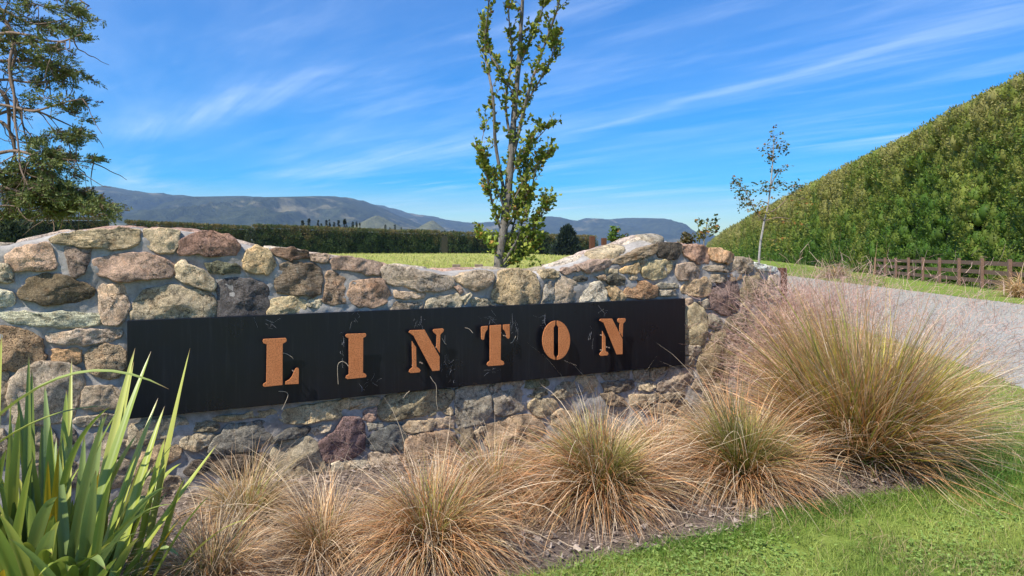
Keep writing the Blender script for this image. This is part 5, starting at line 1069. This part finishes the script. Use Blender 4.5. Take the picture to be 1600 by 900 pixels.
# ------------------------------------------------------------------ lawn blades, clover, bark chips, field grass
LAWN = [(-8, -3), (3.2, -3), (4.6, 3), (5.2, 5.4), (5.75, 7.2), (6.8, 12), (8.9, 20.5), (6, 21), (3.7, 12)] + BED_EDGE[::-1] + [(-8, 1.8)]
def scatter(n, x0, x1, y0, y1, poly, p=2.0):
    u = R.random(n); y = 1 / (1 / y0 + (1 / y1 - 1 / y0) * u) if p == 2 else y0 + (y1 - y0) * u; w = y / y1; x = R.random(n)
    x = x0 * w + (x1 - x0) * w * x if p == 2 else x0 + (x1 - x0) * x
    k = inpoly(x, y, poly); return x[k], y[k]
def short_blades(x, y, h, w, c0, c1, lean=.5, dz=.008):
    n = len(x); z = gz(x, y) + dz; a = R.random(n) * 6.283; l = (R.normal(size=n) * lean); hh = h * (.5 + R.random(n))
    B = np.c_[x, y, z]; S_ = np.c_[np.cos(a), np.sin(a), 0 * a] * (w * (.6 + .8 * R.random(n)))[:, None] if np.ndim(w) else np.c_[np.cos(a), np.sin(a), 0 * a] * (w * (.6 + .8 * R.random(n)))[:, None]
    a2 = R.random(n) * 6.283; T = np.c_[np.cos(a2) * l, np.sin(a2) * l, np.ones(n)] ; mid = B + T * (hh * .55)[:, None]; tip = B + np.c_[np.cos(a2) * l * 1.9, np.sin(a2) * l * 1.9, np.full(n, .92)] * hh[:, None]
    V = np.stack([B - S_ / 2, B + S_ / 2, mid - S_ * .4, mid + S_ * .4, tip], 1).reshape(-1, 3); i = np.arange(n)[:, None] * 5
    Fc = np.concatenate([i + np.array([0, 1, 3]), i + np.array([0, 3, 2]), i + np.array([2, 3, 4])], 0)
    patch = fbm(x * 2.2 + 5, y * 2.2 + 9, 4); k = np.clip((patch - .35) * 2.4 + R.normal(size=n) * .22, 0, 1)[:, None]; col = np.array(c0) * (1 - k) + np.array(c1) * k; col *= (.75 + .5 * R.random((n, 1)))
    dry = R.random(n) < .08 + .25 * (fbm(x * .9 + 77, y * .9 + 12, 3) > .62); col[dry] = (.42, .34, .16); return V, Fc, np.repeat(col, 5, 0)
x, y = scatter(240000, -9, 14, 1.9, 13, LAWN)
dn = fbm(x * 5, y * 5, 3); k = dn > .30; x, y = x[k], y[k]
hh = (.028 + .04 * fbm(x * 1.6, y * 1.6, 3)) * 1.0
p1 = short_blades(x, y, hh, .0034 * np.clip(y / 4, .8, 3), (.14, .22, .035), (.40, .46, .11))
# taller grass close to the bed edge and beside the plume grass
def near_edge(n):
    E = np.array(BED_EDGE[3:]); i = R.integers(0, len(E) - 1, n); t = R.random(n); q0 = i + t; q_ = E[i] * (1 - t[:, None]) + E[i + 1] * t[:, None] + np.c_[R.normal(size=n) * .09, -np.abs(R.normal(size=n)) * .11 + .035 * np.sin(q0 * 9) + .03] + np.array([.03, .0]); return q_[:, 0], q_[:, 1]
ex, ey = near_edge(15000); p2 = short_blades(ex, ey, .042, .003, (.10, .20, .025), (.28, .38, .06), .7)
m_ = (R.normal(size=2600) * .35 + 3.35, R.normal(size=2600) * .28 + 4.85); p3 = short_blades(m_[0], m_[1], .13, .0045, (.08, .19, .03), (.18, .32, .05), .6)
V, Fc, c = join([p1, p2, p3]); link('lawn_grass', mesh('lawn_grass', V, Fc, False, c), M_LAWN, kind='stuff', label='short bright green lawn grass in the bottom right', cat='grass')
x, y = scatter(60000, -9, 14, 1.9, 9, LAWN); k = fbm(x * 1.8 + 30, y * 1.8 + 70, 3) + R.normal(size=len(x)) * .09 > .52; x, y = x[k], y[k]; n = len(x); z = gz(x, y) + .022 + .028 * R.random(n)
base_a = R.random(n) * 6.283; parts = []
for q_ in range(3):
    a = base_a + q_ * 2.094; r_ = .008 + .005 * R.random(n); d = np.c_[np.cos(a), np.sin(a), R.normal(size=n) * .25]; s_ = np.c_[-np.sin(a), np.cos(a), R.normal(size=n) * .15]; C = np.c_[x, y, z]
    V = np.stack([C, C + (d * .55 + s_ * .55) * r_[:, None], C + (d * 1.15 + s_ * .3) * r_[:, None], C + (d * 1.15 - s_ * .3) * r_[:, None], C + (d * .55 - s_ * .55) * r_[:, None]], 1).reshape(-1, 3)
    i = np.arange(n)[:, None] * 5; Fc = np.concatenate([i + np.array([0, 1, 2]), i + np.array([0, 2, 3]), i + np.array([0, 3, 4])], 0); kk = R.random((n, 1)); parts.append((V, Fc, np.repeat(np.array([.15, .27, .05]) * (1 - kk) + np.array([.36, .46, .12]) * kk, 5, 0)))
V, Fc, c = join(parts); link('clover', mesh('clover', V, Fc, False, c), M_LAWN, kind='stuff', label='clover leaves growing through the lawn', cat='clover')
# bark chips and straw litter over the bed
BED = BED_EDGE + [(2.8, 8.6), (2.7, 6.9), (2.2, 6.5), (.9, 5.8), (-.6, 5.1), (-2.6, 4.1), (-6, 2.6)]
x, y = scatter(60000, -8, 7, 2.0, 7.5, BED, 1); n = len(x)
a = R.random(n) * 6.283; ln = .006 + .022 * R.random(n) ** 2; wd = ln * (.18 + .3 * R.random(n)); tl = R.normal(size=n) * .35; z = gz(x, y) + .022 + .018 * R.random(n)
d = np.c_[np.cos(a) * np.cos(tl), np.sin(a) * np.cos(tl), np.sin(tl)]; s_ = np.c_[-np.sin(a), np.cos(a), R.normal(size=n) * .4]; C = np.c_[x, y, z]; u_ = np.array([0, 0, .004])
V = np.stack([C - d * ln[:, None] - s_ * wd[:, None], C + d * ln[:, None] - s_ * wd[:, None], C + d * ln[:, None] * .9 + s_ * wd[:, None], C - d * ln[:, None] * .8 + s_ * wd[:, None], C + u_], 1).reshape(-1, 3); i = np.arange(n)[:, None] * 5
Fc = np.concatenate([i + np.array(q_) for q_ in ([0, 1, 4], [1, 2, 4], [2, 3, 4], [3, 0, 4])], 0); kk = R.random((n, 1)) ** 1.6; col = np.array([.11, .08, .06]) * (1 - kk) + np.array([.56, .45, .36]) * kk
link('bark_chips', mesh('bark_chips', V, Fc, False, np.repeat(col, 5, 0)), M_FOL, kind='stuff', label='brown grey bark chips covering the planting bed', cat='mulch')
x, y = scatter(9000, -8, 7, 2.0, 7.5, BED, 1); n = len(x); a = R.random(n) * 6.283; ln = .03 + .08 * R.random(n); d = np.c_[np.cos(a), np.sin(a), R.normal(size=n) * .12]; C = np.c_[x, y, gz(x, y) + .04 + .02 * R.random(n)]; s_ = np.c_[-np.sin(a), np.cos(a), R.normal(size=n) * .3] * .0014; m1 = C + s_ * 9 * R.normal(size=(n, 1))
V = np.stack([C - d * ln[:, None] - s_, C - d * ln[:, None] + s_, m1 - s_, m1 + s_, C + d * ln[:, None] - s_, C + d * ln[:, None] + s_], 1).reshape(-1, 3); i = np.arange(n)[:, None] * 6; kk = R.random((n, 1))
link('straw_litter', mesh('straw_litter', V, np.concatenate([i + np.array([0, 1, 3, 2]), i + np.array([2, 3, 5, 4])], 0), False, np.repeat(np.array([.28, .19, .12]) * (1 - kk) + np.array([.60, .48, .34]) * kk, 6, 0)), M_BLADE, kind='stuff', label='fallen dry grass stems lying on the mulch', cat='litter')
# verge grass by the fence and paddock grass
VER = [(15.2, 17)] + [(a_ + .05, b_) for a_, b_ in ROAD_R[3:8]] + [(36, 82), (26.3, 46), (21.5, 26), (20.4, 17)]
x, y = scatter(120000, 10, 45, 17, 80, VER); p1 = short_blades(x, y, .055 + 0 * x, .012 * np.clip(y / 22, .8, 3), (.14, .24, .03), (.36, .40, .08), .6, .012)
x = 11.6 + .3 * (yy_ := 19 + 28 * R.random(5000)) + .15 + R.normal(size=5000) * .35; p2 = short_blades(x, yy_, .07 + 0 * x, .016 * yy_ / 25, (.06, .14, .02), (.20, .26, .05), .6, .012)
fx_, fy_ = scatter(42000, -70, 60, 22, 160, [(-70, 22), (9.5, 22), (14.5, 46), (22, 80), (40, 160), (-70, 160)]); p3 = short_blades(fx_, fy_, .16 + .12 * fbm(fx_ * .3, fy_ * .3, 3), .018 * np.clip(fy_ / 22, 1, 6), (.28, .34, .06), (.60, .56, .16), .6, 0)
V, Fc, c = join([p1, p2]); link('verge_grass', mesh('verge_grass', V, Fc, False, c), M_LAWN, kind='stuff', label='grass of the verge between the gravel road and the fence', cat='grass')
V, Fc, c = p3; link('paddock_grass', mesh('paddock_grass', V, Fc, False, c), M_LAWN, kind='stuff', label='yellow green grass of the open paddock behind the wall', cat='grass')
# loose stones on the gravel
x, y = scatter(60000, 2, 30, 5.5, 30, [(5.2, 5.5)] + ROAD_L[2:6] + ROAD_R[4:1:-1] + [(13.9, 5.5)]); n = len(x); r_ = (.006 + .012 * R.random(n)) * np.clip(y / 12, .8, 1.8); C = np.c_[x, y, gz(x, y) + .006]; a = R.random(n) * 6.28
ring = np.stack([C + np.c_[np.cos(a + q_ * 1.571), np.sin(a + q_ * 1.571), 0 * a] * (r_ * (.7 + .5 * R.random(n)))[:, None] for q_ in range(4)] + [C + np.c_[0 * r_, 0 * r_, r_ * .8]], 1); V = ring.reshape(-1, 3); i = np.arange(n)[:, None] * 5; kk = R.random((n, 1))
link('loose_gravel', mesh('loose_gravel', V, np.concatenate([i + np.array(q_) for q_ in ([0, 1, 4], [1, 2, 4], [2, 3, 4], [3, 0, 4])], 0), False, np.repeat(np.array([.16, .16, .165]) * (1 - kk) + np.array([.48, .46, .44]) * kk, 5, 0)), M_FOL, kind='stuff', label='loose grey stones on the gravel road', cat='gravel')

# ------------------------------------------------------------------ haze
hz = MB(); hz.box((0, 0, 348), (19600, 19600, 704))
m = bpy.data.materials.new('haze'); m.use_nodes = True; t = m.node_tree; t.nodes.remove(t.nodes['Principled BSDF'])
pv = N(t, 'ShaderNodeVolumePrincipled'); pv.inputs['Color'].default_value = (.48, .70, 1.0, 1); pv.inputs['Density'].default_value = .95e-4; pv.inputs['Anisotropy'].default_value = .2
L(t, pv.outputs[0], t.nodes['Material Output'].inputs['Volume']); o = link('haze', hz.mesh('haze'), m, kind='stuff')
